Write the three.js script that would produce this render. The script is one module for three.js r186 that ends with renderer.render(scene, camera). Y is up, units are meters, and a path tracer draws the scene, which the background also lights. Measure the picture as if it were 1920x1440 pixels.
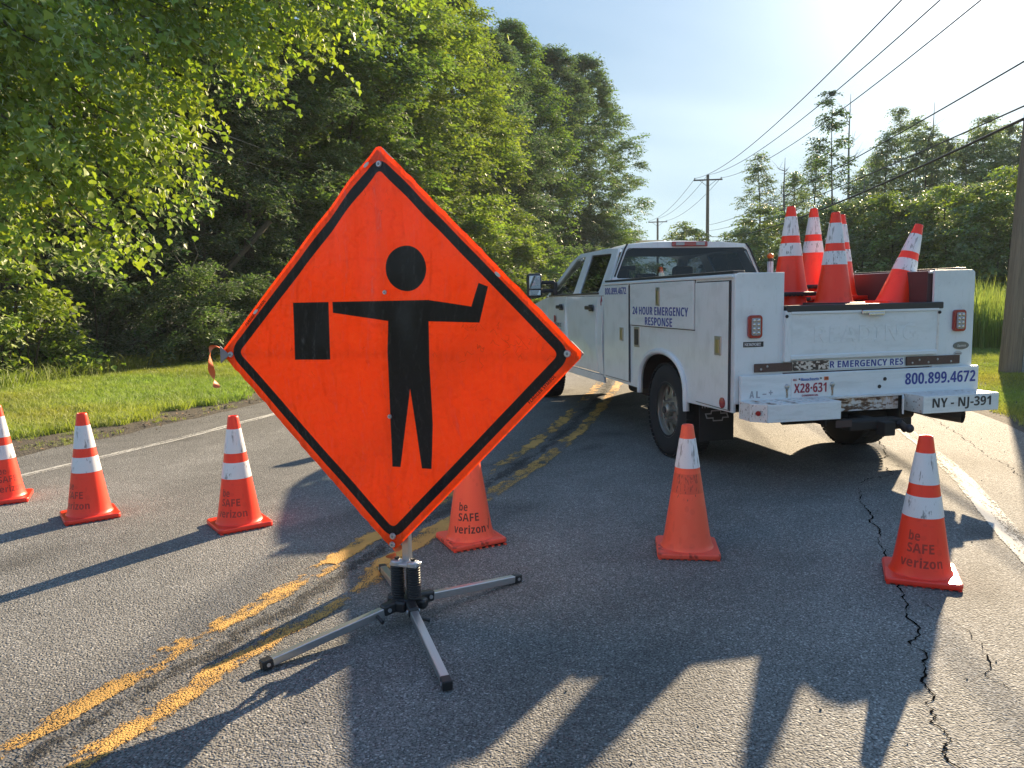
import * as THREE from 'three';
import { mergeGeometries, toCreasedNormals } from 'three/addons/utils/BufferGeometryUtils.js';
import { RoundedBoxGeometry } from 'three/addons/geometries/RoundedBoxGeometry.js';
import { FontLoader } from 'three/addons/loaders/FontLoader.js';
import { TextGeometry } from 'three/addons/geometries/TextGeometry.js';

// ---------------------------------------------------------------- camera, sky, sun, exposure
const scene = new THREE.Scene();
const camera = new THREE.PerspectiveCamera(53.08, 4 / 3, 0.05, 2000);
camera.position.set(0, 1.42, 0);
camera.rotation.set(-0.1119, 0, -0.0205);
scene.add(camera);
const SUN_AZ = 32.2 * Math.PI / 180, SUN_EL = 21.5 * Math.PI / 180;
const sunDir = new THREE.Vector3(Math.sin(SUN_AZ) * Math.cos(SUN_EL), Math.sin(SUN_EL), -Math.cos(SUN_AZ) * Math.cos(SUN_EL));
{ // clear summer sky: blue overhead, pale at the horizon, bright air round the sun
  const w = 1024, h = 512, d = new Float32Array(w * h * 4);
  const hs = (i, j, k) => { let q = Math.imul(i, 374761393) + Math.imul(j, 668265263) + Math.imul(k, 1442695041) | 0; q = Math.imul(q ^ q >>> 13, 1274126177); return ((q ^ q >>> 16) >>> 0) / 4294967296; };
  const nz = (x, y, k) => { const i = Math.floor(x), j = Math.floor(y), a = x - i, b = y - j, u = a * a * (3 - 2 * a), v = b * b * (3 - 2 * b); return (hs(i, j, k) * (1 - u) + hs(i + 1, j, k) * u) * (1 - v) + (hs(i, j + 1, k) * (1 - u) + hs(i + 1, j + 1, k) * u) * v; };
  const thin = (x, y, z) => { const q = Math.max(0.06, y) + 0.12, X = x / q, Z = z / q; let t = 0, a = 0.5; for (let k = 0; k < 5; k++) { t += a * nz(X * 0.55 * 2 ** k + 20, (Z * 1.5 + X * 0.4) * 2 ** k + 40, k); a /= 2; } return Math.max(0, t - 0.42); }; // thin high cloud
  for (let j = 0; j < h; j++) {
    const el = ((j + 0.5) / h - 0.5) * Math.PI;
    for (let i = 0; i < w; i++) {
      const az = ((i + 0.5) / w - 0.5) * 2 * Math.PI;
      const x = Math.cos(el) * Math.cos(az), y = Math.sin(el), z = Math.cos(el) * Math.sin(az);
      const c = x * sunDir.x + y * sunDir.y + z * sunDir.z, ang = Math.acos(Math.min(1, Math.max(-1, c))) * 180 / Math.PI;
      const k = Math.exp(-Math.max(0, y) * 3.4);
      const glow = 0.75 * Math.exp(-ang / 13) + 2.2 * Math.exp(-ang / 5), S = 1 / 3.2;
      const wide = 0.16 * Math.exp(-ang / 34) + (y > 0 ? 0.42 * thin(x, y, z) : 0);
      const q = (j * w + i) * 4;
      d[q] = S * (0.125 + 0.445 * k + wide + glow); d[q + 1] = S * (0.315 + 0.475 * k + wide + glow * 0.97); d[q + 2] = S * (0.68 + 0.15 * k + wide * 0.8 + glow * 0.88); d[q + 3] = 1;
    }
  }
  const sky = new THREE.DataTexture(d, w, h, THREE.RGBAFormat, THREE.FloatType);
  sky.mapping = THREE.EquirectangularReflectionMapping; sky.magFilter = THREE.LinearFilter; sky.minFilter = THREE.LinearFilter; sky.needsUpdate = true;
  scene.background = sky; scene.environment = sky;
}
const sun = new THREE.DirectionalLight(0xffe6c0, 5.0);
sun.position.copy(sunDir).multiplyScalar(120); sun.target.position.set(0, 0, -8);
sun.position.add(sun.target.position); scene.add(sun, sun.target);
sun.castShadow = true; sun.shadow.mapSize.set(4096, 4096); sun.shadow.radius = 1;
Object.assign(sun.shadow.camera, { left: -60, right: 60, top: 60, bottom: -60, near: 1, far: 300 });
const renderer = new THREE.WebGLRenderer({ antialias: true });
renderer.toneMapping = THREE.LinearToneMapping; renderer.toneMappingExposure = 3.2;
renderer.shadowMap.enabled = true;

// ---------------------------------------------------------------- helpers
let seed = 7; const rnd = () => { seed |= 0; seed = seed + 0x6D2B79F5 | 0; let t = Math.imul(seed ^ seed >>> 15, 1 | seed); t = t + Math.imul(t ^ t >>> 7, 61 | t) ^ t; return ((t ^ t >>> 14) >>> 0) / 4294967296; };
const rr = (a, b) => a + (b - a) * rnd();
const clamp = (x, a = 0, b = 1) => Math.min(b, Math.max(a, x));
const sst = (a, b, x) => { const t = clamp((x - a) / (b - a)); return t * t * (3 - 2 * t); };
const hash = (i, j, s) => { let h = Math.imul(i, 374761393) + Math.imul(j, 668265263) + Math.imul(s, 1442695041) | 0; h = Math.imul(h ^ h >>> 13, 1274126177); return ((h ^ h >>> 16) >>> 0) / 4294967296; };
function vn(x, y, s = 0, px = 0, py = 0) { // value noise, wraps every px, py lattice steps
  let i = Math.floor(x), j = Math.floor(y); const fx = x - i, fy = y - j, u = fx * fx * (3 - 2 * fx), v = fy * fy * (3 - 2 * fy);
  let i1 = i + 1, j1 = j + 1; if (px) { i = ((i % px) + px) % px; i1 = ((i1 % px) + px) % px; } if (py) { j = ((j % py) + py) % py; j1 = ((j1 % py) + py) % py; }
  const a = hash(i, j, s), b = hash(i1, j, s), c = hash(i, j1, s), e = hash(i1, j1, s);
  return a + (b - a) * u + (c - a) * v + (a - b - c + e) * u * v;
}
function fbm(x, y, o = 4, s = 0, px = 0, py = 0) { let a = 0.5, t = 0, n = 0; for (let k = 0; k < o; k++) { t += a * vn(x, y, s + k * 17, px, py); n += a; a *= 0.5; x *= 2; y *= 2; px *= 2; py *= 2; } return t / n; }
const toS = (c) => Math.round(255 * (c <= 0.0031308 ? 12.92 * Math.max(0, c) : 1.055 * Math.pow(Math.min(1, c), 1 / 2.4) - 0.055));
function tex(w, h, f, { srgb = true, wrap = true, rep } = {}) { // f(i, j) -> [r, g, b, a] linear 0..1
  const d = new Uint8Array(w * h * 4);
  for (let j = 0; j < h; j++) for (let i = 0; i < w; i++) { const c = f(i, j), q = (j * w + i) * 4; for (let k = 0; k < 3; k++) d[q + k] = srgb ? toS(c[k]) : clamp(c[k]) * 255; d[q + 3] = c.length > 3 ? clamp(c[3]) * 255 : 255; }
  const t = new THREE.DataTexture(d, w, h); t.magFilter = THREE.LinearFilter; t.minFilter = THREE.LinearFilter; if (srgb) t.colorSpace = THREE.SRGBColorSpace;
  if (wrap) t.wrapS = t.wrapT = THREE.RepeatWrapping; if (rep) t.repeat.set(rep[0], rep[1]); t.needsUpdate = true; return t;
}
function canvasTex(w, h, draw) { const c = document.createElement('canvas'); c.width = w; c.height = h; draw(c.getContext('2d'), w, h); const t = new THREE.CanvasTexture(c); t.colorSpace = THREE.SRGBColorSpace; return t; }
const lin = (r, g, b) => new THREE.Color().setRGB(r, g, b);
const std = (c, roughness = 0.6, o = {}) => new THREE.MeshStandardMaterial({ color: c, roughness, ...o });
const phy = (c, roughness = 0.6, o = {}) => new THREE.MeshPhysicalMaterial({ color: c, roughness, ...o });
const counts = {};
const numbered = (n) => { const k = counts[n] = (counts[n] ?? -1) + 1; return k ? `${n}_${String(k).padStart(3, '0')}` : n; };
function tag(o, label, category, group) { o.userData.label = label; o.userData.category = category; if (group) o.userData.group = group; return o; }
function mesh(name, geo, mat, parent) { const m = new THREE.Mesh(geo, mat); m.castShadow = m.receiveShadow = true; if (parent) { m.name = name; parent.add(m); } else { m.name = numbered(name); scene.add(m); } return m; }
function structure(name, geo, mat) { const m = mesh(name, geo, mat); m.userData.kind = 'structure'; return m; }
function thing(name, label, category, [x, y, z] = [0, 0, 0], turn = 0, group) { const g = new THREE.Group(); g.name = numbered(name); g.position.set(x, y, z); g.rotation.y = turn; scene.add(g); return tag(g, label, category, group); }
const bx = (w, h, d, x = 0, y = 0, z = 0) => new THREE.BoxGeometry(w, h, d).translate(x, y, z);
const rb = (w, h, d, x = 0, y = 0, z = 0, r = 0.008, s = 2) => new RoundedBoxGeometry(w, h, d, s, Math.min(r, w * 0.49, h * 0.49, d * 0.49)).translate(x, y, z);
const cyl = (r0, r1, h, n = 16, open = false) => new THREE.CylinderGeometry(r0, r1, h, n, 1, open);
const flat = (g) => { const o = g.index ? g.toNonIndexed() : g; for (const k of Object.keys(o.attributes)) if (!['position', 'normal', 'uv'].includes(k)) o.deleteAttribute(k); return o; };
const join = (...gs) => mergeGeometries(gs.flat().map(flat));
function tube(pts, radii, n = 8, capEnd = true) { // tapered tube through points
  const P = pts.map((p) => p.isVector3 ? p : new THREE.Vector3(...p)), pos = [], idx = [], uv = []; let len = 0;
  const up = new THREE.Vector3(), a = new THREE.Vector3(), b = new THREE.Vector3(), t = new THREE.Vector3();
  P.forEach((p, k) => {
    t.subVectors(P[Math.min(k + 1, P.length - 1)], P[Math.max(k - 1, 0)]).normalize(); if (k) len += p.distanceTo(P[k - 1]);
    if (k === 0) { up.set(Math.abs(t.y) > 0.9 ? 1 : 0, Math.abs(t.y) > 0.9 ? 0 : 1, 0); } a.crossVectors(t, up).normalize(); b.crossVectors(a, t).normalize(); up.copy(b);
    const r = Array.isArray(radii) ? radii[k] : radii;
    for (let i = 0; i <= n; i++) { const q = i / n * 2 * Math.PI; pos.push(p.x + r * (Math.cos(q) * a.x + Math.sin(q) * b.x), p.y + r * (Math.cos(q) * a.y + Math.sin(q) * b.y), p.z + r * (Math.cos(q) * a.z + Math.sin(q) * b.z)); uv.push(i / n, len); }
    if (k) for (let i = 0; i < n; i++) { const o = (k - 1) * (n + 1) + i, e = o + n + 1; idx.push(o, o + 1, e, o + 1, e + 1, e); }
  });
  if (capEnd) for (const k of [0, P.length - 1]) { const c = pos.length / 3; pos.push(P[k].x, P[k].y, P[k].z); uv.push(0.5, 0); for (let i = 0; i < n; i++) k ? idx.push(k * (n + 1) + i, k * (n + 1) + i + 1, c) : idx.push(i + 1, i, c); }
  const g = new THREE.BufferGeometry(); g.setAttribute('position', new THREE.Float32BufferAttribute(pos, 3)); g.setAttribute('uv', new THREE.Float32BufferAttribute(uv, 2)); g.setIndex(idx); g.computeVertexNormals(); return g;
}
function grid(nu, nv, f, uvf) { // f(a, b) with a, b in 0..1 -> [x, y, z]
  const pos = [], uv = [], idx = [];
  for (let j = 0; j <= nv; j++) for (let i = 0; i <= nu; i++) { const p = f(i / nu, j / nv); pos.push(...p); uv.push(...(uvf ? uvf(i / nu, j / nv, p) : [i / nu, j / nv])); }
  for (let j = 0; j < nv; j++) for (let i = 0; i < nu; i++) { const o = j * (nu + 1) + i; idx.push(o, o + 1, o + nu + 2, o, o + nu + 2, o + nu + 1); }
  const g = new THREE.BufferGeometry(); g.setAttribute('position', new THREE.Float32BufferAttribute(pos, 3)); g.setAttribute('uv', new THREE.Float32BufferAttribute(uv, 2)); g.setIndex(idx); g.computeVertexNormals(); return g;
}
const shape = (pts, holes = []) => { const s = new THREE.Shape(pts.map((p) => new THREE.Vector2(...p))); for (const h of holes) s.holes.push(new THREE.Path(h.map((p) => new THREE.Vector2(...p)))); return s; };
const extr = (s, depth, bevel = 0, o = {}) => new THREE.ExtrudeGeometry(s, { depth, bevelEnabled: bevel > 0, bevelSize: bevel, bevelThickness: bevel, bevelOffset: -bevel, bevelSegments: 2, curveSegments: 16, ...o });
const fontB = await new FontLoader().loadAsync('fonts/droid/droid_sans_bold.typeface.json');
const fontS = await new FontLoader().loadAsync('fonts/droid/droid_serif_bold.typeface.json');
function words(text, w, h, { font = fontB, depth = 0.0012, skew = 0 } = {}) { // raised lettering centred at 0, w by h metres, facing +z
  const g = new TextGeometry(text, { font, size: 1, depth: 0.01, curveSegments: 5, bevelEnabled: false }); g.computeBoundingBox(); const b = g.boundingBox;
  g.translate(-(b.min.x + b.max.x) / 2, -(b.min.y + b.max.y) / 2, 0); g.scale(w / (b.max.x - b.min.x), h / (b.max.y - b.min.y), depth / 0.01);
  if (skew) g.applyMatrix4(new THREE.Matrix4().makeShear(0, 0, skew, 0, 0, 0)); return g;
}

// ---------------------------------------------------------------- the road's course: centre line x(t), t metres ahead of the camera
const CX = [], CS = []; { const slope = (t) => t < 6 ? 0.37 : t < 10 ? 0.37 - 0.15 * (t - 6) / 4 : t < 20 ? 0.22 - 0.05 * (t - 10) / 10 : t < 70 ? 0.17 : 0.12; let x = -0.5 - 0.37 * 25; for (let k = 0; k <= 2600; k++) { const t = -20 + k * 0.1; CX.push(x); CS.push(slope(t)); x += slope(t + 0.05) * 0.1; } }
function course(t, o) { const q = clamp((t + 20) * 10, 0, 2599), k = Math.floor(q), f = q - k, x = CX[k] + (CX[k + 1] - CX[k]) * f, s = CS[k] + (CS[k + 1] - CS[k]) * f, L = Math.hypot(1, s); return [x + o / L, -t + o * s / L]; }
function strip(o0, o1, t0, t1, dt, nx, y, { uvs = null, rag0 = 0, rag1 = 0, bump = 0 } = {}) {
  const nt = Math.ceil((t1 - t0) / dt);
  return grid(nx, nt, (a, b) => {
    const t = t0 + (t1 - t0) * b, ra = rag0 * (fbm(t * 1.3, 3, 4, 5) - 0.5) * 2, rb_ = rag1 * (fbm(t * 1.3, 9, 4, 6) - 0.5) * 2;
    const o = o0 + ra + (o1 + rb_ - o0 - ra) * a, [x, z] = course(t, o); return [x, y + (bump ? bump * fbm(x * 1.7, z * 1.7, 3, 3) : 0), z];
  }, (a, b, p) => uvs ? uvs(a, t0 + (t1 - t0) * b) : [p[0], p[2]]);
}
const upNormals = (g) => { const n = g.attributes.normal; if (n.getY(0) < 0) { const i = g.index.array; for (let k = 0; k < i.length; k += 3) { const t = i[k]; i[k] = i[k + 1]; i[k + 1] = t; } g.computeVertexNormals(); } return g; };

// ---------------------------------------------------------------- ground, road, markings
const ASPH = 2048, asphH = new Float32Array(ASPH * ASPH), asphC = new Float32Array(ASPH * ASPH);
{ const N = 470, cs = ASPH / N;
  const cx = new Float32Array(N * N), cy = new Float32Array(N * N), cv = new Float32Array(N * N), cr = new Float32Array(N * N);
  for (let j = 0; j < N; j++) for (let i = 0; i < N; i++) { const k = j * N + i; cx[k] = (i + 0.1 + 0.8 * hash(i, j, 1)) * cs; cy[k] = (j + 0.1 + 0.8 * hash(i, j, 2)) * cs; const v = hash(i, j, 3); cv[k] = v < 0.1 ? 1.7 : v < 0.45 ? 0.7 : 1.0; cv[k] *= 0.8 + 0.4 * hash(i, j, 5); cr[k] = cs * (0.42 + 0.45 * hash(i, j, 4)); }
  for (let y = 0; y < ASPH; y++) for (let x = 0; x < ASPH; x++) {
    const ci = Math.floor(x / cs), cj = Math.floor(y / cs); let h = 0, col = 0.3;
    for (let b = -1; b <= 1; b++) for (let a = -1; a <= 1; a++) {
      const i = ci + a, j = cj + b, wi = (i + N) % N, wj = (j + N) % N, k = wj * N + wi;
      const dx = x - cx[k] - (i - wi) * cs, dy = y - cy[k] - (j - wj) * cs, d = Math.hypot(dx, dy) / cr[k];
      if (d < 1) { const q = 1 - d * d; if (q > h) { h = q; col = 0.3 + (cv[k] - 0.3) * Math.min(1, q * 2.2); } }
    }
    asphH[y * ASPH + x] = Math.min(1, h * 1.3); asphC[y * ASPH + x] = col;
  } }
const asphaltMap = tex(ASPH, ASPH, (i, j) => { const k = j * ASPH + i, m = 0.2 * asphC[k] * (0.86 + 0.28 * fbm(i / 128, j / 128, 3, 8, 16, 16)); return [m * 1.01, m, m * 0.97]; });
const asphaltBump = tex(1024, 1024, (i, j) => { const h = asphH[(j * 2) * ASPH + i * 2]; return [h, h, h]; }, { srgb: false });
for (const t of [asphaltMap, asphaltBump]) t.repeat.set(1 / 3.2, 1 / 3.2);
const asphalt = phy(0xffffff, 0.82, { specularIntensity: 0.55, map: asphaltMap, bumpMap: asphaltBump, bumpScale: 0.0042, vertexColors: true });
function roadColors(g, f) { const p = g.attributes.position, c = []; for (let k = 0; k < p.count; k++) { const m = f(p.getX(k), p.getZ(k)); c.push(m[0], m[1], m[2]); } g.setAttribute('color', new THREE.Float32BufferAttribute(c, 3)); return g; }
structure('road', roadColors(upNormals(strip(-4.72, 4.45, -20, 190, 0.25, 60, 0, { rag0: 0.16, rag1: 0.08 })), (x, z) => { const o = (x - course(-z, 0)[0]) * 0.945, q = (c, w) => Math.exp(-(((o - c) / w) ** 2)), tracks = 0.12 * (q(0.85, 0.35) + q(2.55, 0.35) + q(-1.0, 0.4) + q(-2.9, 0.4)), dark = 0.2 * q(0, 0.42) + 0.1 * q(1.7, 0.3); const m = 0.86 + tracks - dark * (0.5 + fbm(x * 2, z * 2, 3, 27)) + 0.42 * (fbm(x * 0.9, z * 0.35, 4, 21) - 0.4) + 0.3 * (fbm(x * 5, z * 5, 4, 31) - 0.5) - 0.35 * sst(0.66, 0.74, fbm(x * 1.4 + 7, z * 1.4, 3, 37)); return [m, m, m * 0.985]; }), asphalt);

const grassGround = tex(512, 512, (i, j) => { const a = fbm(i / 32, j / 32, 4, 41, 16, 16), b = fbm(i / 6, j / 6, 2, 42, 85, 85), m = 0.55 + 0.9 * b * a; return [0.075 * m + 0.02 * a, 0.105 * m, 0.026 * m]; });
grassGround.repeat.set(1 / 2.5, 1 / 2.5);
{ const g = new THREE.PlaneGeometry(900, 900, 60, 60).rotateX(-Math.PI / 2); const p = g.attributes.position, uv = g.attributes.uv; for (let k = 0; k < p.count; k++) uv.setXY(k, p.getX(k), p.getZ(k));
  structure('ground', g.translate(0, -0.03, -200), std(0xffffff, 1, { map: grassGround })); }
const dirtMap = tex(512, 512, (i, j) => { const a = fbm(i / 24, j / 24, 4, 51, 21, 21), b = hash(i, j, 52), c = vn(i / 3, j / 3, 53, 170, 170), m = 0.4 + 0.7 * a + 0.3 * (b - 0.5) + (c > 0.8 ? 0.5 : 0); return [0.075 * m, 0.062 * m, 0.046 * m]; });
const dirtBump = tex(512, 512, (i, j) => { const c = 0.6 * vn(i / 4, j / 4, 53, 128, 128) + 0.4 * vn(i / 9, j / 9, 55, 57, 57); return [c, c, c]; }, { srgb: false });
for (const t of [dirtMap, dirtBump]) t.repeat.set(0.8, 0.8);
const dirt = std(0xffffff, 0.95, { map: dirtMap, bumpMap: dirtBump, bumpScale: 0.012 });
structure('dirt_shoulder', upNormals(strip(-5.75, -4.5, -8, 60, 0.15, 8, -0.016, { rag0: 0.35, bump: 0.02 })), dirt);
structure('dirt_shoulder', upNormals(strip(4.3, 4.85, -8, 60, 0.15, 6, -0.014, { rag1: 0.12, bump: 0.008 })), dirt);

// worn paint: alpha from wear noise and from the stones that stand proud of it
const paintAlpha = (stone, cover) => sst(0.46, 0.54, cover + (stone - 0.5) * 0.55);
const stoneAt = (u, v) => asphH[(((Math.floor(v / 3.2 * ASPH) % ASPH) + ASPH) % ASPH) * ASPH + (((Math.floor(u / 3.2 * ASPH) % ASPH) + ASPH) % ASPH)];
function yellowMaps(t0, t1, sd) { // u along the road, v across 0.62 m; pits of the stones below show through the paint
  const W = 2048, H = 384, len = t1 - t0, hh = new Float32Array(W * H), col = new Float32Array(W * H * 4);
  for (let i = 0; i < W; i++) { const s = t0 + (i + 0.5) / W * len, [x0, z0] = course(s, 0), [x1, z1] = course(s, 1);
    const wob = (fbm(s * 1.1, 2, 3, sd) - 0.5) * 0.06, wob2 = (fbm(s * 5, 1, 3, sd + 9) - 0.5) * 0.07, sw = 0.012 + 0.1 * Math.pow(fbm(s * 2.2, 5, 4, sd + 31), 1.5);
    for (let j = 0; j < H; j++) { const o = ((j + 0.5) / H - 0.5) * 0.62, k = j * W + i, h = stoneAt(x0 + (x1 - x0) * o, z0 + (z1 - z0) * o); hh[k] = h;
      const mid = fbm(s * 9, o * 16, 3, sd + 5), fine = fbm(s * 45, o * 45, 2, sd + 7), lj = o < 0 ? fbm(s * 2.3 + 31, o * 7, 4, sd + 21) : fbm(s * 1.9 + 77, o * 7, 4, sd + 23);
      const line = (c) => sst(0.086, 0.045, Math.abs(o - c - wob + (mid - 0.5) * 0.08)), seam = Math.abs(o - wob * 1.6 + wob2);
      const cover = Math.max(line(-0.15), line(0.15)) * ((s < 4.3 ? 0.5 : 0.64) + (s < 4.3 ? 2.3 : 1.8) * (lj - 0.5) + 0.9 * (mid - 0.5)) * (0.5 + 0.5 * sst(0.015, 0.1, seam));
      const a = sst(0.37, 0.45, cover * 0.85 + (h - 0.62) * 0.42 + (fine - 0.5) * 0.4);
      const sa = sst(sw, sw * 0.3, seam + (fine - 0.5) * 0.07 + (mid - 0.5) * 0.06) * sst(0.95, 0.45, h + (fine - 0.5) * 0.5), m = 0.8 + 0.4 * mid, q = k * 4;
      if (a > sa * 0.9) { col[q] = 0.5 * m; col[q + 1] = 0.28 * m; col[q + 2] = 0.065 * m; col[q + 3] = a; } else { col[q] = col[q + 1] = col[q + 2] = 0.012 + 0.02 * h; col[q + 3] = sa; } } }
  return { map: tex(W, H, (i, j) => col.subarray((j * W + i) * 4, (j * W + i) * 4 + 4), { wrap: false }), bumpMap: tex(W, H, (i, j) => { const h = 0.25 + 0.75 * hh[j * W + i]; return [h, h, h]; }, { wrap: false, srgb: false }) };
}
for (const [t0, t1, sd] of [[1.6, 4.0, 173], [4.0, 7.5, 81], [7.5, 14, 91], [14, 60, 95]]) structure('yellow_centre_line', upNormals(strip(-0.31, 0.31, t0, t1, 0.25, 2, 0.004, { uvs: (a, t) => [(t - t0) / (t1 - t0), a] })), std(0xffffff, 0.75, { ...yellowMaps(t0, t1, sd), bumpScale: 0.004, transparent: true }));
const whiteTex = (len, sd, wear) => tex(2048, 64, (i, j) => { const s = i / 2048 * len, o = (j / 64 - 0.5) * 2, st = 0.5 * hash(i, j, sd) + 0.5 * vn(i / 3, j / 2, sd + 1), e = sst(0.98, 0.7, Math.abs(o + (fbm(s * 3, 1, 3, sd + 3) - 0.5) * 0.5)); const big = fbm(s * 0.8, o * 1.5, 4, sd + 2), mid = fbm(s * 7, o * 5, 3, sd + 4); const a = paintAlpha(st, e * (wear + 0.75 * big * (0.5 + 0.7 * mid))), m = 0.85 + 0.3 * mid; return [0.44 * m, 0.43 * m, 0.395 * m, a]; }, { wrap: false });
for (const [t0, t1] of [[-2, 12], [12, 70]]) {
  structure('white_edge_line', upNormals(strip(3.31, 3.49, t0, t1, 0.25, 2, 0.004, { uvs: (a, t) => [(t - t0) / (t1 - t0), a] })), std(0xffffff, 0.85, { map: whiteTex(t1 - t0, 101, 0.3), bumpMap: null, transparent: true }));
  structure('white_edge_line', upNormals(strip(-4.0, -3.85, t0, t1, 0.25, 2, 0.004, { uvs: (a, t) => [(t - t0) / (t1 - t0), a] })), std(0xffffff, 0.85, { map: whiteTex(t1 - t0, 121, 0.26), transparent: true }));
}
// open cracks in the surface: thin jagged strips of dark filler, uneven in width
function crack(pts, w, sd) {
  const c = new THREE.CatmullRomCurve3(pts.map(([x, z]) => new THREE.Vector3(x, 0, z))), L = c.getLength(), n = Math.ceil(L / 0.018);
  return upNormals(grid(1, n, (a, b) => { const p = c.getPoint(b), t = c.getTangent(b), jig = (fbm(b * L * 11, 1, 4, sd) - 0.5) * 0.085 + (fbm(b * L * 60, 4, 2, sd + 3) - 0.5) * 0.018, ww = w * Math.max(0.1, 2.6 * fbm(b * L * 24, 8, 4, sd + 5 + (a > 0.5 ? 40 : 0)) - 0.75) * Math.min(1, 12 * b + 0.1, 12 * (1 - b) + 0.1); const o = jig + (a - 0.5) * ww; return [p.x - t.z * o, 0.003, p.z + t.x * o]; }));
}
const crackMat = phy(lin(0.006, 0.006, 0.006), 1, { specularIntensity: 0 });
structure('road_crack', crack([[1.18, -1.75], [1.296, -2.147], [1.391, -2.406], [1.568, -2.856], [1.78, -3.373], [1.996, -4.019], [2.269, -4.83], [2.5, -5.514]], 0.0105, 11), crackMat);
structure('road_crack', crack([[2.5, -5.5], [2.72, -5.7], [2.913, -5.825], [3.0, -6.15], [3.25, -6.6], [3.434, -7.088], [3.5, -8.2]], 0.01, 13), crackMat);
structure('road_crack', crack([[1.8, -3.42], [1.87, -3.2], [1.86, -2.95], [1.75, -2.7], [1.78, -2.5]], 0.005, 15), crackMat);
structure('road_crack', crack([[3.05, -6.2], [3.18, -6.0], [3.2, -5.6]], 0.006, 19), crackMat);
{ const pts = []; for (let t = 2; t < 30; t += 0.7) { const [x, z] = course(t, 3.83 + 0.02 * Math.sin(t * 3)); pts.push([x, z]); } structure('road_joint', crack(pts, 0.007, 23), crackMat); }

// ---------------------------------------------------------------- the service truck (local axes: x right, y up, z towards the rear; origin under the rear axle)
const grunge = tex(512, 512, (i, j) => { const a = fbm(i / 64, j / 64, 5, 201, 8, 8), b = fbm(i / 10, j / 40, 3, 203, 51, 13), c = hash(i >> 1, j >> 1, 205); const m = 1 - 0.10 * sst(0.45, 0.8, a) - 0.06 * sst(0.6, 0.85, b) - (c > 0.9985 ? 0.35 : 0); return [m, m * 0.995, m * 0.98]; });
grunge.repeat.set(0.9, 0.9);
const white = phy(lin(0.69, 0.735, 0.76), 0.32, { map: grunge, clearcoat: 0.5, clearcoatRoughness: 0.12 });
const whiteFlat = phy(lin(0.66, 0.72, 0.76), 0.42, { map: grunge, clearcoat: 0.2, clearcoatRoughness: 0.3 });
const rustWhite = (sd, amt, drip) => std(0xffffff, 0.55, { map: tex(512, 256, (i, j) => { const a = fbm(i / 40, j / 40, 5, sd), d = fbm(i / 7, j / 90 + 3, 4, sd + 3), r = sst(0.62 - amt, 0.78 - amt, a * 0.55 + d * 0.45 + drip * (1 - j / 256 - 0.5) * -0.2), e = sst(0.66 - amt, 0.85 - amt, a); const g = 1 - 0.08 * fbm(i / 20, j / 20, 3, sd + 7); const w = [0.7 * g, 0.69 * g, 0.67 * g], s = [0.42, 0.25, 0.11], k = [0.11, 0.055, 0.03]; return [0, 1, 2].map((q) => (w[q] + (s[q] - w[q]) * r * 0.75) * (1 - e) + k[q] * e); }) });
const rustA = rustWhite(211, 0.0, 0), rustB = rustWhite(221, 0.2, 1);
const brownPlate = std(0xffffff, 0.6, { map: tex(512, 128, (i, j) => { const a = fbm(i / 30, j / 30, 4, 231), b = fbm(i / 5, j / 5, 2, 233), m = 0.7 + 0.6 * b; return [0.075 * m + 0.02 * a, 0.048 * m, 0.038 * m]; }) });
const peeledPlate = std(0xffffff, 0.6, { map: tex(512, 128, (i, j) => { const a = fbm(i / 34, j / 26, 5, 241), e = sst(0.5, 0.53, a), m = 0.7 + 0.6 * fbm(i / 5, j / 5, 2, 233); const p = [0.55, 0.5, 0.44], k = [0.05 * m, 0.036 * m, 0.03 * m], rim = sst(0.47, 0.5, a) * (1 - e); return [0, 1, 2].map((q) => k[q] * (1 - e) + p[q] * e * (0.75 + 0.3 * m) + rim * [0.12, 0.05, 0.02][q]); }) });
const rubber = std(lin(0.018, 0.018, 0.019), 0.85), black = std(lin(0.02, 0.02, 0.022), 0.5), blackPlastic = std(lin(0.025, 0.025, 0.028), 0.42), under = std(lin(0.022, 0.019, 0.017), 0.9);
const bedMaroon = std(lin(0.075, 0.038, 0.042), 0.7, { map: grunge });
const chrome = std(lin(0.55, 0.55, 0.56), 0.22, { metalness: 1 }), steel = std(lin(0.42, 0.42, 0.42), 0.4, { metalness: 0.9 }), rimMat = std(lin(0.34, 0.32, 0.28), 0.42, { metalness: 0.75 });
const brassy = std(lin(0.4, 0.36, 0.22), 0.38, { metalness: 0.85 });
const glassTint = phy(lin(0.3, 0.36, 0.42), 0.02, { transmission: 1, thickness: 0, ior: 1.5, specularIntensity: 1 });
const glassDark = phy(lin(0.16, 0.19, 0.23), 0.02, { transmission: 1, thickness: 0, ior: 1.5 });
const glassClear = phy(lin(0.8, 0.88, 0.86), 0.02, { transmission: 1, thickness: 0, ior: 1.5 });
const redLens = phy(lin(0.3, 0.008, 0.014), 0.18, { clearcoat: 1, clearcoatRoughness: 0.05 }), clearLens = phy(lin(0.3, 0.31, 0.33), 0.15, { clearcoat: 1 });
const blueInk = std(lin(0.03, 0.05, 0.26), 0.5), darkInk = std(lin(0.03, 0.032, 0.04), 0.5), redInk = std(lin(0.28, 0.02, 0.05), 0.5);
const TR = new THREE.Vector3(2.319, 0, -6.895), TA = 0.213;
const truck = thing('service_truck', 'white crew cab utility truck with rear service body parked across the lane', 'truck', TR.toArray(), TA);
const tp = (name, geo, mat, parent = truck) => mesh(name, geo, mat, parent);
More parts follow.
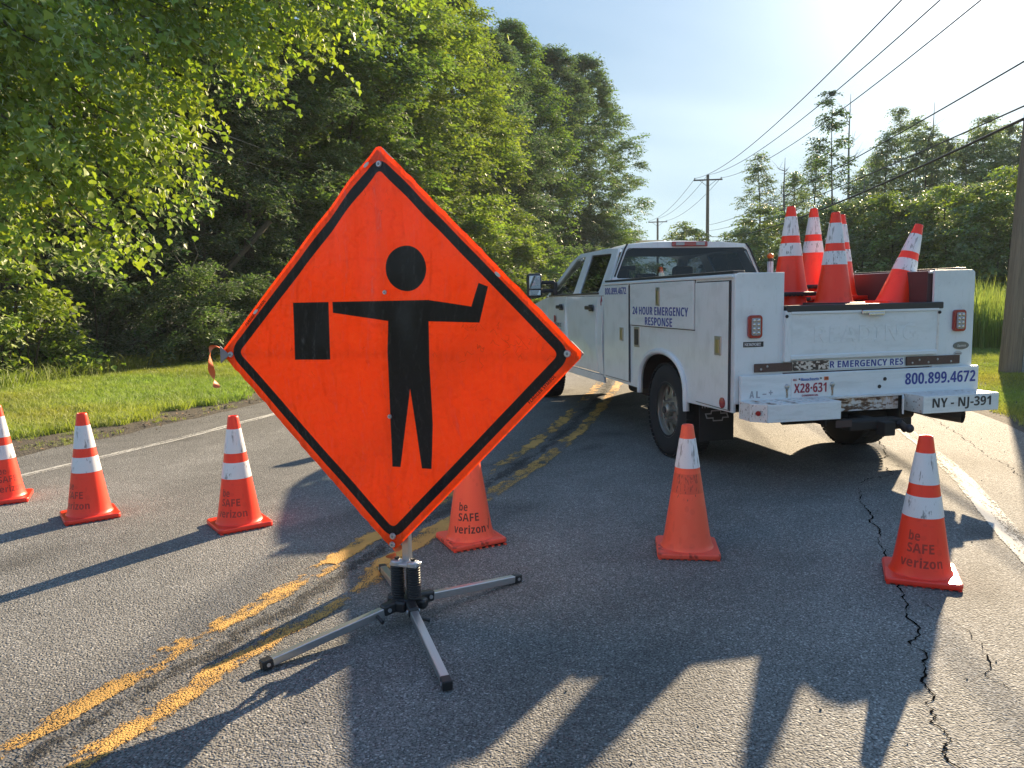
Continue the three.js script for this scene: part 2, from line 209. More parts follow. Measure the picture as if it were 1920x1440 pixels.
const mirrorX = (g) => { const o = g.clone().scale(-1, 1, 1); if (o.index) { const i = o.index.array; for (let k = 0; k < i.length; k += 3) { const t = i[k]; i[k] = i[k + 1]; i[k + 1] = t; } } else { for (const at of Object.values(o.attributes)) { const s = at.itemSize, a = at.array; for (let k = 0; k < at.count; k += 3) for (let q = 0; q < s; q++) { const t = a[k * s + q]; a[k * s + q] = a[(k + 1) * s + q]; a[(k + 1) * s + q] = t; } } } return o; };
const both = (name, geo, mat, parent) => { const l = tp(name, geo, mat, parent); const r = tp(name, mirrorX(geo), mat, parent); return [l, r]; };
// an outline in (z, y), given thickness towards the left (-x) from xi
const sideL = (s, depth, xi, bevel = 0) => extr(s, depth - 2 * bevel, bevel).rotateY(-Math.PI / 2).translate(xi - bevel, 0, 0);
const mx = (g, x, y, z) => g.translate(x, y, z);
{ // service body
  const arch = []; for (let k = 0; k <= 24; k++) { const a = Math.PI * k / 24; arch.push([-0.09 + 0.49 * Math.cos(a), 0.535 + 0.375 * Math.pow(Math.sin(a), 0.72)]); }
  const outline = [[-1.63, 0.545], [-1.63, 1.545], [1.2, 1.545], [1.2, 0.555], [0.40, 0.535], ...arch.slice(1, -1), [-0.58, 0.535]];
  both('body_side_panel', sideL(shape(outline), 0.022, -0.976, 0.003), white);
  // wheel arch flare: a rolled lip that follows the opening
  const lip = arch.map(([z, y]) => [-1.0, y + 0.012, z * 1.0 + (z + 0.09) * 0.03]); lip.unshift([-1.0, 0.46, 0.425]); lip.push([-1.0, 0.5, -0.595]);
  both('wheel_arch_flare', tube(lip, 0.027, 10), white);
  // wheel wells
  const well = grid(24, 1, (a, b) => { const q = arch[Math.round(a * 24)]; return [-0.975 + 0.42 * b, q[1], q[0]]; }); both('wheel_well', well, under);
  both('inner_wall', bx(0.05, 0.78, 2.8, -0.63, 1.165, -0.215), bedMaroon);
  both('compartment_top', rb(0.385, 0.02, 2.83, -0.803, 1.547, -0.215, 0.006), white);
  both('rail_cap', rb(0.1, 0.022, 2.78, -0.935, 1.57, -0.24, 0.008), blackPlastic);
  tp('bed_floor', bx(1.22, 0.03, 2.8, 0, 0.785, -0.215), bedMaroon);
  tp('headboard', bx(1.98, 0.8, 0.02, 0, 1.15, -1.625), bedMaroon);
  both('compartment_floor', bx(0.36, 0.012, 1.03, -0.79, 0.56, -1.115), under); both('compartment_floor', bx(0.36, 0.012, 0.75, -0.79, 0.57, 0.82), under);
  // compartment doors stand proud of the side panel
  const door = (z0, z1, y0, y1, side) => rb(0.024, y1 - y0, z1 - z0, -1.004, (y0 + y1) / 2, (z0 + z1) / 2, 0.007);
  const gapShade = (z0, z1, y0, y1) => rb(0.014, y1 - y0 + 0.016, z1 - z0 + 0.016, -0.9935, (y0 + y1) / 2, (z0 + z1) / 2, 0.004);  // dark frame added round each door so the gap looks deep and shaded
  const latch = (parent, z, y, w, h, s) => { const f = tp('latch', rb(0.012, h, w, s * 1.019, y, z, 0.004), steel, parent); tp('paddle', rb(0.008, h * 0.72, w * 0.5, s * 1.026, y - h * 0.03, z + w * 0.05, 0.003), brassy, parent); return f; };
  for (const s of [-1, 1]) {
    const G = (g) => s < 0 ? g : mirrorX(g);
    const d1 = tp('front_compartment_door', G(door(-1.57, -0.85, 0.575, 1.525)), white); tp('door_gap_shade', G(gapShade(-1.57, -0.85, 0.575, 1.525)), rubber, d1); tp('door_gap_shade', G(gapShade(-0.81, 0.575, 1.135, 1.525)), rubber); tp('door_gap_shade', G(gapShade(0.605, 1.15, 0.57, 1.505)), rubber); latch(d1, -1.03, 1.037, 0.095, 0.13, s);
    const d2 = tp('upper_compartment_door', G(door(-0.81, 0.575, 1.135, 1.525)), white); latch(d2, -0.122, 1.403, 0.085, 0.16, s);
    const d3 = tp('rear_compartment_door', G(door(0.605, 1.15, 0.57, 1.505)), white); latch(d3, 1.0, 1.035, 0.1, 0.14, s);
    tp('hinge', G(cyl(0.006, 0.006, 0.93, 6).translate(-1.012, 1.04, 1.156)), darkInk, d3); tp('hinge', G(cyl(0.006, 0.006, 0.93, 6).translate(-1.012, 1.05, -0.843)), darkInk, d1);
    tp('drip_rail', G(rb(0.03, 0.018, 2.82, -1.005, 1.538, -0.215, 0.006)), white);
    const m = tp('side_marker', new THREE.CylinderGeometry(0.04, 0.04, 0.008, 20).rotateZ(Math.PI / 2).translate(s * 1.02, 0.616, 1.075), redLens, d3);
    if (s < 0) {
      tp('lettering', words('24 HOUR EMERGENCY', 1.22, 0.074).rotateY(-Math.PI / 2).translate(-1.0165, 1.275, -0.125), blueInk, d2);
      tp('lettering', words('RESPONSE', 0.6, 0.074).rotateY(-Math.PI / 2).translate(-1.0165, 1.182, -0.125), blueInk, d2);
      tp('lettering', words('800.899.4672', 0.62, 0.07).rotateY(-Math.PI / 2).translate(-1.0165, 1.465, -1.22), blueInk, d1);
    }
  }
  const fuel = tp('fuel_filler', rb(0.014, 0.19, 0.14, -0.997, 1.022, -0.672, 0.02), steel); tp('filler_recess', rb(0.01, 0.15, 0.1, -1.002, 1.022, -0.672, 0.02), darkInk, fuel); tp('filler_cap', rb(0.012, 0.05, 0.055, -1.006, 0.985, -0.66, 0.015), blackPlastic, fuel);
  // rear panels left and right of the tailgate
  const panel = (x0, x1) => { const r = 0.035, p = [[x0, 0.62], [x1, 0.62], [x1, 1.562]]; for (let k = 0; k <= 5; k++) { const a = Math.PI / 2 * k / 5; p.push([x0 + r - r * Math.sin(a), 1.562 - r + r * Math.cos(a)]); } return extr(shape(p), 0.014, 0.004).translate(0, 0, 1.2); };
  const pl = tp('rear_panel', panel(-1.0, -0.615), whiteFlat), pr = tp('rear_panel', mirrorX(panel(-1.0, -0.64)), whiteFlat);
  const roundR = (x, y, w, h, r) => { const s = new THREE.Shape(); s.moveTo(x + r, y); s.lineTo(x + w - r, y); s.absarc(x + w - r, y + r, r, -Math.PI / 2, 0); s.lineTo(x + w, y + h - r); s.absarc(x + w - r, y + h - r, r, 0, Math.PI / 2); s.lineTo(x + r, y + h); s.absarc(x + r, y + h - r, r, Math.PI / 2, Math.PI); s.lineTo(x, y + r); s.absarc(x + r, y + r, r, Math.PI, 1.5 * Math.PI); return s; };
  for (const [x, par] of [[-0.85, pl], [0.862, pr]]) {
    const t = tp('tail_light', extr(roundR(x - 0.055, 1.095, 0.11, 0.165, 0.025), 0.014, 0.004).translate(0, 0, 1.222), redLens, par);
    tp('reversing_lens', extr(roundR(x - 0.034, 1.115, 0.068, 0.125, 0.012), 0.006, 0.002).translate(0, 0, 1.242), clearLens, par);
    for (let r_ = 0; r_ < 4; r_++) for (const q of [-1, 1]) tp('light_emitting_diode', new THREE.SphereGeometry(0.011, 8, 6).scale(1, 1, 0.4).translate(x + q * 0.017, 1.132 + r_ * 0.03, 1.251), chrome, par);
  }
  const bd = tp('maker_badge', rb(0.16, 0.038, 0.004, -0.855, 1.055 - 0.005, 1.22, 0.002), black, pl); tp('lettering', words('NEWPORT', 0.13, 0.022, { font: fontS }).translate(-0.862, 1.05, 1.2225), std(lin(0.7, 0.7, 0.72), 0.4), pl);
  const oval = (x, y, a, b, m) => tp('oval_badge', new THREE.CylinderGeometry(1, 1, 0.005, 28).rotateX(Math.PI / 2).scale(a, b, 1).translate(x, y, 1.221), m, pr);
  oval(0.895, 0.985, 0.07, 0.03, std(lin(0.16, 0.17, 0.18), 0.3, { metalness: 0.5 })); tp('lettering', words('lamn', 0.075, 0.02, { skew: 0.25 }).translate(0.9, 0.985, 1.2237), std(lin(0.5, 0.5, 0.5), 0.4), pr);
  oval(0.87, 0.925, 0.036, 0.018, std(lin(0.42, 0.43, 0.44), 0.4)); tp('lettering', bx(0.05, 0.006, 0.001, 0.87, 0.925, 1.2241), std(lin(0.12, 0.12, 0.13), 0.4), pr);
  // tailgate
  const tg = tp('tailgate', rb(1.27, 0.345, 0.05, 0.045, 1.1, 1.215, 0.018, 3), whiteFlat);
  tp('tailgate_frame', rb(0.05, 0.37, 0.05, -0.595, 1.1, 1.222, 0.006), whiteFlat, tg); tp('tailgate_frame', rb(0.022, 0.33, 0.045, 0.665, 1.115, 1.222, 0.006), rustA, tg);
  tp('tailgate_frame', rb(1.24, 0.02, 0.012, 0.045, 1.268, 1.245, 0.005), whiteFlat, tg); tp('tailgate_frame', rb(1.24, 0.035, 0.02, 0.045, 0.945, 1.241, 0.009), whiteFlat, tg);
  tp('top_cap', rb(1.31, 0.05, 0.075, 0.048, 1.298, 1.213, 0.008), blackPlastic, tg);
  tp('tailgate_handle', join(rb(0.19, 0.03, 0.03, 0.09, 1.262, 1.255, 0.008), rb(0.13, 0.022, 0.014, 0.11, 1.245, 1.272, 0.006)), chrome, tg);
  tp('embossed_lettering', words('READING', 0.86, 0.125, { depth: 0.0045 }).translate(0.05, 1.105, 1.2385), whiteFlat, tg);
  for (const [x, y] of [[-0.61, 1.245], [0.668, 1.245]]) tp('bolt', new THREE.SphereGeometry(0.012, 10, 8).translate(x, y, 1.25), under, tg);
  // sill below the tailgate
  const sill = tp('sill_plate', bx(1.9, 0.09, 0.012, 0, 0.88, 1.21), whiteFlat);
  tp('brown_plate', rb(0.3, 0.062, 0.012, -0.7, 0.878, 1.228, 0.004), brownPlate, sill); tp('peeling_plate', rb(0.3, 0.07, 0.012, -0.4, 0.882, 1.23, 0.004), peeledPlate, sill); tp('brown_plate', rb(0.47, 0.066, 0.012, 0.645, 0.882, 1.228, 0.004), brownPlate, sill);
  tp('white_strip', bx(0.64, 0.062, 0.01, 0.07, 0.882, 1.224), whiteFlat, sill); tp('lettering', words('R EMERGENCY RES', 0.62, 0.05).translate(0.072, 0.882, 1.2292), blueInk, sill);
  for (let k = 0; k < 7; k++) tp('rivet', new THREE.SphereGeometry(0.009, 8, 6).scale(1, 1, 0.5).translate([-0.8, -0.75, 0.46, 0.52, 0.6, 0.68, 0.8][k], 0.868 + (k % 2) * 0.02, 1.235), steel, sill);
  // bumper channel with step boxes
  const bp = tp('bumper', join(rb(2.0, 0.185, 0.03, 0.03, 0.737, 1.245, 0.006), bx(1.98, 0.02, 0.05, 0.03, 0.655, 1.225)), whiteFlat);
  tp('rusty_channel', bx(0.68, 0.105, 0.02, 0.0, 0.588, 1.27), rustB, bp); tp('rusty_channel', bx(0.68, 0.012, 0.06, 0.0, 0.642, 1.27), rustA, bp);
  const step = (x0, x1, chop, name) => { // box with open tread on top
    const g = shape([[x0, 1.262], [x1, 1.262], [x1, 1.5], [x0 + chop[0], 1.5], [x0, 1.5 - chop[0]]].map(([a, b]) => [a, b]));
    const holes = []; for (let i = 0; i < 8; i++) for (let j = 0; j < 3; j++) { const cx = x0 + 0.08 + i * (x1 - x0 - 0.12) / 7.4, cz = 1.31 + j * 0.062 + (i % 2) * 0.018; if (cz < 1.47 && cx < x1 - 0.03) holes.push(Array.from({ length: 10 }, (_, k) => [cx + 0.017 * Math.cos(-k / 10 * 2 * Math.PI), cz + 0.013 * Math.sin(-k / 10 * 2 * Math.PI)])); }
    g.holes = holes.map((h) => new THREE.Path(h.map((p) => new THREE.Vector2(...p))));
    const top = extr(g, 0.006).rotateX(Math.PI / 2).translate(0, 0.65, 0);
    const t = tp(name, top, rustA, bp);
    tp('step_face', rb(x1 - x0 - chop[0], 0.125, 0.012, (x0 + chop[0] + x1) / 2, 0.585, 1.498, 0.004), whiteFlat, bp);
    tp('step_end', bx(0.01, 0.118, 0.23, x1 - 0.006, 0.584, 1.378), rustA, bp);
    tp('step_end', chop[0] > 0.01 ? bx(0.012, 0.12, chop[0] * 1.4).rotateY(Math.PI / 4).translate(x0 + chop[0] / 2, 0.585, 1.5 - chop[0] / 2) : bx(0.01, 0.118, 0.23, x0 + 0.006, 0.584, 1.378), rustA, bp);
    if (chop[0] > 0.01) tp('step_end', bx(0.01, 0.118, 0.23 - chop[0], x0 + 0.006, 0.584, 1.262 + (0.23 - chop[0]) / 2), rustA, bp);
  };
  step(-0.985, -0.33, [0.085], 'left_step'); step(0.34, 0.985, [0.001], 'right_step');
  tp('step_end', bx(0.3, 0.11, 0.012).rotateY(0.9).translate(0.27, 0.585, 1.38), rustA, bp);
  tp('reflector', new THREE.CylinderGeometry(0.018, 0.018, 0.01, 14).rotateX(Math.PI / 2).rotateY(-Math.PI / 4).translate(-0.955, 0.59, 1.475), redLens, bp);
  tp('lettering', words('800.899.4672', 0.62, 0.088).translate(0.69, 0.752, 1.2612), blueInk, bp);
  tp('lettering', words('NY - NJ-391', 0.5, 0.088).translate(0.665, 0.588, 1.5052), darkInk, bp);
  for (const [x, y] of [[0.205, 0.76], [0.16, 0.705]]) tp('bolt_hole', new THREE.CylinderGeometry(0.014, 0.014, 0.004, 14).rotateX(Math.PI / 2).translate(x, y, 1.262), black, bp);
  for (const x of [-0.605, -0.235]) { tp('carriage_bolt', new THREE.SphereGeometry(0.02, 12, 8).scale(1, 1, 0.5).translate(x, 0.738, 1.261), steel, bp); tp('rust_streak', grid(1, 6, (a, b) => [x + (a - 0.5) * (0.03 - 0.008 * b), 0.725 - b * 0.07, 1.2605]), std(0xffffff, 0.8, { transparent: true, map: tex(32, 64, (i, j) => [0.3, 0.17, 0.06, clamp(fbm(i / 6, j / 20, 3, 251) * 1.5 - 0.15) * sst(0, 0.3, i / 32) * sst(1, 0.7, i / 32)], { wrap: false }) }), bp); }
  const plate = tp('licence_plate', extr(roundR(-0.1525, -0.076, 0.305, 0.152, 0.012), 0.002, 0.001).translate(-0.42, 0.727, 1.262), std(lin(0.68, 0.69, 0.7), 0.4), bp);
  tp('lettering', words('X28·631', 0.265, 0.07).translate(-0.42, 0.722, 1.2665), redInk, plate); tp('lettering', words('COMMERCIAL', 0.135, 0.014).translate(-0.42, 0.667, 1.2665), redInk, plate);
  tp('lettering', words('Massachusetts', 0.15, 0.022, { font: fontS, skew: 0.2 }).translate(-0.425, 0.786, 1.2665), std(lin(0.03, 0.12, 0.4), 0.5), plate); tp('lettering', words('DEC', 0.032, 0.014).translate(-0.545, 0.784, 1.2665), redInk, plate);
  tp('registration_sticker', bx(0.036, 0.026, 0.001, -0.29, 0.786, 1.2668), std(lin(0.6, 0.12, 0.03), 0.5), plate); tp('lettering', words('25', 0.02, 0.014).translate(-0.29, 0.786, 1.2675), black, plate);
  for (const x of [-0.51, -0.335]) tp('screw', new THREE.CylinderGeometry(0.006, 0.006, 0.004, 8).rotateX(Math.PI / 2).translate(x, 0.789, 1.267), black, plate);
  const scr = std(lin(0.3, 0.32, 0.36), 0.6); for (const [t, w, h, x, y] of [['A', 0.035, 0.05, -0.885, 0.692], ['L', 0.03, 0.05, -0.835, 0.69], ['-', 0.03, 0.008, -0.785, 0.69], ['+', 0.03, 0.035, -0.735, 0.7]]) tp('faded_lettering', words(t, w, h).translate(x, y, 1.2608), scr, bp);
  // underneath: frame, axle, hitch, exhaust, mud flaps
  tp('frame', join(bx(0.08, 0.16, 6.1, -0.4, 0.62, -1.95), bx(0.08, 0.16, 6.1, 0.4, 0.62, -1.95), bx(0.8, 0.1, 0.1, 0, 0.6, 0.95), bx(0.8, 0.1, 0.1, 0, 0.6, -1.2)), under);
  tp('rear_axle', join(cyl(0.055, 0.055, 1.6, 12).rotateZ(Math.PI / 2).translate(0, 0.41, 0), new THREE.SphereGeometry(0.17, 16, 12).scale(1, 0.95, 0.85).translate(0.05, 0.41, 0)), under);
  tp('leaf_spring', join(bx(0.07, 0.05, 1.4, -0.52, 0.52, 0.05), bx(0.07, 0.05, 1.4, 0.52, 0.52, 0.05)), under);
  tp('fuel_tank', rb(0.5, 0.28, 1.0, -0.42, 0.5, -1.3, 0.05), under); tp('transmission', rb(0.5, 0.35, 2.6, 0.05, 0.5, -3.0, 0.08), under);
  const hitch = tp('tow_hitch', join(cyl(0.045, 0.045, 1.1, 12).rotateZ(Math.PI / 2).translate(0.0, 0.475, 1.12), rb(0.085, 0.085, 0.4, 0.02, 0.45, 1.3, 0.008), rb(0.09, 0.1, 0.1, 0.02, 0.44, 1.52, 0.01), bx(0.02, 0.2, 0.28, -0.3, 0.54, 1.15), bx(0.02, 0.2, 0.28, 0.32, 0.54, 1.15), rb(0.46, 0.07, 0.14, -0.02, 0.46, 1.42, 0.015)), under);
  tp('hitch_ball', join(new THREE.SphereGeometry(0.032, 14, 10).translate(0.2, 0.43, 1.54), cyl(0.022, 0.03, 0.08, 12).rotateZ(0.8).translate(0.16, 0.45, 1.52)), std(lin(0.05, 0.045, 0.05), 0.5, { metalness: 0.6 }), hitch);
  tp('safety_label', bx(0.13, 0.05, 0.002, -0.3, 0.485, 1.495), std(lin(0.05, 0.03, 0.03), 0.6), hitch);
  tp('exhaust_pipe', tube([[0.62, 0.5, -0.9], [0.62, 0.52, 0.6], [0.62, 0.5, 1.0], [0.67, 0.48, 1.22], [0.78, 0.465, 1.4]], [0.04, 0.04, 0.04, 0.045, 0.05], 14, false), std(lin(0.06, 0.055, 0.05), 0.5, { metalness: 0.5 }));
  const flapText = std(lin(0.28, 0.28, 0.3), 0.6);
  for (const s of [-1, 1]) { const f = tp('mud_flap', rb(0.3, 0.36, 0.012, s * 0.83, 0.42, 0.62, 0.004), rubber); tp('lettering', words('NEWPORT', 0.26, 0.04).translate(s * 0.83, 0.53, 0.627), flapText, f); const b = shape([[-0.09, -0.022], [-0.035, -0.022], [-0.035, -0.045], [0.05, -0.045], [0.055, -0.022], [0.105, -0.022], [0.09, 0.022], [0.035, 0.022], [0.035, 0.045], [-0.05, 0.045], [-0.055, 0.022], [-0.105, 0.022]], [[[-0.082, -0.013], [-0.03, -0.013], [-0.03, -0.036], [0.043, -0.036], [0.048, -0.013], [0.092, -0.013], [0.082, 0.013], [0.03, 0.013], [0.03, 0.036], [-0.043, 0.036], [-0.048, 0.013], [-0.092, 0.013]].reverse()]); tp('maker_emblem', extr(b, 0.002).translate(s * 0.83, 0.445, 0.627), flapText, f); }
}
{ // wheels
  const prof = [[0.225, -0.12], [0.25, -0.125], [0.3, -0.135], [0.36, -0.135], [0.392, -0.12], [0.405, -0.1], [0.41, -0.04], [0.41, 0.04], [0.405, 0.1], [0.392, 0.12], [0.36, 0.135], [0.3, 0.135], [0.25, 0.125], [0.225, 0.12]];
  const tyreG = new THREE.LatheGeometry(prof.map((p) => new THREE.Vector2(...p)), 56).rotateZ(Math.PI / 2);
  const lugs = []; for (let k = 0; k < 60; k++) for (const [x, w, o] of [[-0.105, 0.05, 0], [-0.04, 0.055, 0.5], [0.03, 0.055, 0], [0.1, 0.05, 0.5]]) lugs.push(new THREE.BoxGeometry(w, 0.012, 0.03).translate(x, 0.4075, 0).rotateX((k + o) / 60 * 2 * Math.PI));
  const lugG = join(...lugs);
  const rimProf = [[0.245, -0.125], [0.255, -0.12], [0.245, -0.105], [0.225, -0.1], [0.215, 0.1], [0.235, 0.12]];
  const barrel = new THREE.LatheGeometry(rimProf.map((p) => new THREE.Vector2(...p)), 48).rotateZ(-Math.PI / 2);
  const ds = new THREE.Shape(); ds.absarc(0, 0, 0.225, 0, 2 * Math.PI); for (let k = 0; k < 8; k++) { const a = (k + 0.5) / 8 * 2 * Math.PI, h = new THREE.Path(), c = Math.cos(a), s = Math.sin(a), P = []; for (let q = 0; q < 14; q++) { const u = q / 14 * 2 * Math.PI, x = 0.168 + 0.038 * Math.cos(u), y = 0.036 * Math.sin(u) * (1 + 0.2 * Math.cos(u)); P.push(new THREE.Vector2(x * c - y * s, x * s + y * c)); } h.setFromPoints(P.reverse()); ds.holes.push(h); }
  const disc = extr(ds, 0.022, 0.006); { const p = disc.attributes.position; for (let k = 0; k < p.count; k++) { const r = Math.hypot(p.getX(k), p.getY(k)); p.setZ(k, p.getZ(k) + 0.035 * Math.cos(Math.min(1, r / 0.225) * Math.PI * 1.0) * 0.5); } disc.computeVertexNormals(); } disc.rotateY(-Math.PI / 2);
  const hubG = join(new THREE.CylinderGeometry(0.058, 0.066, 0.07, 24).rotateZ(Math.PI / 2), new THREE.SphereGeometry(0.05, 16, 10).scale(0.5, 1, 1).translate(-0.035, 0, 0)); const nutG = []; for (let k = 0; k < 8; k++) { const a = k / 8 * 2 * Math.PI; nutG.push(new THREE.CylinderGeometry(0.012, 0.012, 0.04, 6).rotateZ(Math.PI / 2).translate(-0.01, 0.09 * Math.cos(a), 0.09 * Math.sin(a))); }
  const hubcap = new THREE.CylinderGeometry(0.03, 0.03, 0.01, 16).rotateZ(Math.PI / 2);
  for (const [x, z, s] of [[-0.865, 0, -1], [0.865, 0, 1], [-0.865, -4.4, -1], [0.865, -4.4, 1]]) {
    const wgr = new THREE.Group(); wgr.name = 'wheel'; wgr.position.set(x, 0.415, z); if (s > 0) wgr.rotation.y = Math.PI; truck.add(wgr);
    mesh('tyre', tyreG, rubber, wgr); mesh('tread', lugG, rubber, wgr).userData.kind = 'stuff'; mesh('rim', barrel, rimMat, wgr); const d = mesh('wheel_disc', disc, rimMat, wgr); d.position.x = -0.062; const hb = mesh('hub', hubG, rimMat, wgr); hb.position.x = -0.085; for (const ng of nutG) mesh('wheel_nut', ng, steel, wgr).position.x = -0.09; const cp = mesh('hub_cap', hubcap, darkInk, wgr); cp.position.x = -0.146;
    mesh('brake_drum', new THREE.CylinderGeometry(0.19, 0.19, 0.1, 24).rotateZ(Math.PI / 2), under, wgr);
  }
}
{ // cab (z runs from -1.68 at the rear window to -4.88 at the bumper)
  const vs = (y) => y < 1.42 ? 0.965 + 0.03 * Math.sin(clamp((y - 0.5) / 0.92) * Math.PI) : 0.965 - (y - 1.42) * 0.42; // half width by height
  const wrap = (g, off = 0) => { const p = g.attributes.position; for (let k = 0; k < p.count; k++) p.setX(k, p.getX(k) - vs(p.getY(k)) - off); g.computeVertexNormals(); return g; };
  const flatSide = (pts, holes, d = 0.02, bev = 0.004) => wrap(extr(shape(pts, holes), d, bev).rotateY(-Math.PI / 2).translate(d, 0, 0));
  const dense = (pts) => { const o = []; pts.forEach((p, i) => { const q = pts[(i + 1) % pts.length], n = Math.max(1, Math.ceil(Math.hypot(q[0] - p[0], q[1] - p[1]) / 0.12)); for (let k = 0; k < n; k++) o.push([p[0] + (q[0] - p[0]) * k / n, p[1] + (q[1] - p[1]) * k / n]); }); return o; };
  const round = (pts, r) => { const o = [], n = pts.length; for (let i = 0; i < n; i++) { const p = pts[i], a = pts[(i + n - 1) % n], b = pts[(i + 1) % n]; const la = Math.hypot(a[0] - p[0], a[1] - p[1]), lb = Math.hypot(b[0] - p[0], b[1] - p[1]), A = [p[0] + (a[0] - p[0]) / la * r, p[1] + (a[1] - p[1]) / la * r], B = [p[0] + (b[0] - p[0]) / lb * r, p[1] + (b[1] - p[1]) / lb * r]; for (let k = 0; k <= 5; k++) { const t = k / 5; o.push([(1 - t) ** 2 * A[0] + 2 * t * (1 - t) * p[0] + t * t * B[0], (1 - t) ** 2 * A[1] + 2 * t * (1 - t) * p[1] + t * t * B[1]]); } } return o; };
  // window outlines in (z, y)
  const wRear = round([[-1.93, 1.46], [-1.985, 1.885], [-2.74, 1.905], [-2.66, 1.45]].map(([a, b]) => [a, b]), 0.05), wFront = round([[-2.88, 1.45], [-2.95, 1.905], [-3.3, 1.885], [-3.93, 1.44]], 0.05);
  const upper = [[-1.70, 1.42], [-1.72, 1.66], [-1.83, 1.93], [-2.2, 1.955], [-3.25, 1.95], [-3.5, 1.87], [-4.12, 1.42]];
  const [cl] = both('cab_upper_side', flatSide(upper, [wRear, wFront]), white);
  for (const s of [-1, 1]) {
    const G = (g) => s < 0 ? g : mirrorX(g);
    // doors and quarter panels below the belt line
    const q = (pts, name) => tp(name, G(wrap(extr(shape(dense(pts)), 0.02, 0.005).rotateY(-Math.PI / 2).translate(0.02, 0, 0))), white);
    q([[-1.70, 0.56], [-1.70, 1.415], [-1.86, 1.415], [-1.90, 1.1], [-1.86, 0.56]], 'cab_corner');
    const rd = q([[-1.875, 0.575], [-1.915, 1.1], [-1.88, 1.415], [-3.12, 1.415], [-3.12, 0.575]], 'rear_door'), fd = q([[-3.135, 0.575], [-3.135, 1.415], [-4.0, 1.415], [-4.08, 1.1], [-4.08, 0.575]], 'front_door');
    q([[-4.09, 0.6], [-4.09, 1.1], [-4.02, 1.415], [-4.15, 1.4], [-5.3, 1.25], [-5.3, 0.72], [-4.9, 0.72], [-4.83, 0.86], [-4.68, 0.95], [-4.4, 0.98], [-4.12, 0.9]].map(([a, b]) => [a, b]), 'front_fender');
    q([[-1.72, 0.47], [-1.72, 0.555], [-3.95, 0.555], [-3.95, 0.47]], 'rocker_panel');
    for (const [d, z] of [[rd, -2.12], [fd, -3.35]]) { tp('door_handle', G(join(rb(0.032, 0.045, 0.23, -vs(1.28) - 0.03, 1.287, z, 0.012), rb(0.012, 0.075, 0.13, -vs(1.28) - 0.012, 1.285, z + 0.02, 0.006))), blackPlastic, d); }
    const pane = (pts, m, d) => tp('window_pane', G(wrap(new THREE.ShapeGeometry(shape(pts)).rotateY(-Math.PI / 2), -0.012)), m, d);
    pane(wRear, glassDark, rd); pane(wFront, glassTint, fd);
    // belt moulding and window surrounds
    tp('belt_moulding', G(tube([[-1.9, 1.435], [-2.4, 1.432], [-3.2, 1.425], [-3.97, 1.418]].map(([z, y]) => [-vs(1.43) - 0.004, y + 0.012, z]), 0.012, 6)), blackPlastic, fd);
    if (s < 0) { const dk = std(lin(0.08, 0.08, 0.09), 0.5); tp('lettering', words('REPUBLIC', 0.3, 0.05).rotateY(-Math.PI / 2).translate(-vs(1.06) - 0.012, 1.06, -3.42), dk, fd); tp('lettering', words('SERVICES', 0.24, 0.04).rotateY(-Math.PI / 2).translate(-vs(0.99) - 0.012, 0.99, -3.42), dk, fd); tp('door_emblem', bx(0.002, 0.09, 0.07).translate(-vs(1.12) - 0.008, 1.13, -3.6), redInk, fd);
      tp('warning_sticker', extr(shape([[-0.06, -0.05], [0.06, -0.05], [0, 0.06]]), 0.002).rotateY(-Math.PI / 2).translate(-vs(1.39) - 0.006, 1.36, -1.77), redInk, cl); }
    // tow mirror
    const mi = tp('tow_mirror', G(join(rb(0.2, 0.32, 0.09, -1.24, 1.57, -3.72, 0.035, 4), rb(0.2, 0.05, 0.06, -1.05, 1.5, -3.75, 0.015), rb(0.2, 0.05, 0.06, -1.05, 1.61, -3.75, 0.015), rb(0.06, 0.19, 0.16, -0.95, 1.52, -3.78, 0.02))), blackPlastic);
    tp('mirror_glass', G(join(rb(0.15, 0.17, 0.004, -1.24, 1.615, -3.673, 0.002), rb(0.15, 0.07, 0.004, -1.24, 1.475, -3.673, 0.002))), std(lin(0.75, 0.77, 0.8), 0.03, { metalness: 1 }), mi);
  }
  // roof: crowned sheet from the rear header to the windscreen
  const roofY = (t) => 1.955 + 0.05 * Math.sin(Math.PI * Math.pow(t, 0.8)) - 0.03 * t * t, zr = (t) => -1.70 - 1.72 * t;
  const roofHalf = (t) => 0.745 - 0.03 * t;
  tp('roof', grid(24, 20, (a, b) => { const s = a * 2 - 1, e = Math.pow(Math.abs(s), 6); return [s * roofHalf(b), roofY(b) + 0.035 - 0.055 * s * s - 0.06 * e, zr(b) - 0.08 * (1 - s * s) * b + 0.0]; }), white);
  // rear of the cab: corner posts, header with stop lamp, wide window, lower wall
  const zb = (y) => -1.655 - Math.max(0, y - 1.5) * 0.11;
  const hw = (y) => vs(y) - 0.01;
  const back = (pts, holes = []) => { const g = extr(shape(pts, holes), 0.02, 0.004); const p = g.attributes.position; for (let k = 0; k < p.count; k++) p.setZ(k, p.getZ(k) + zb(p.getY(k)) - 0.02); g.computeVertexNormals(); return g; };
  const half = [[0.955, 0.56], [0.955, 1.42], [0.872, 1.62], [0.79, 1.82], [0.745, 1.93], [0.70, 1.965], [0.4, 1.99]];
  const rearWin = round([[-0.845, 1.60], [-0.70, 1.925], [0.70, 1.925], [0.845, 1.60]], 0.04);
  const bw = tp('cab_rear_wall', back([...half, ...half.slice().reverse().map(([x, y]) => [-x, y])], [rearWin]), white);
  tp('rear_window', (() => { const g = new THREE.ShapeGeometry(shape(rearWin)); const p = g.attributes.position; for (let k = 0; k < p.count; k++) p.setZ(k, zb(p.getY(k)) - 0.008); g.computeVertexNormals(); return g; })(), glassDark, bw);
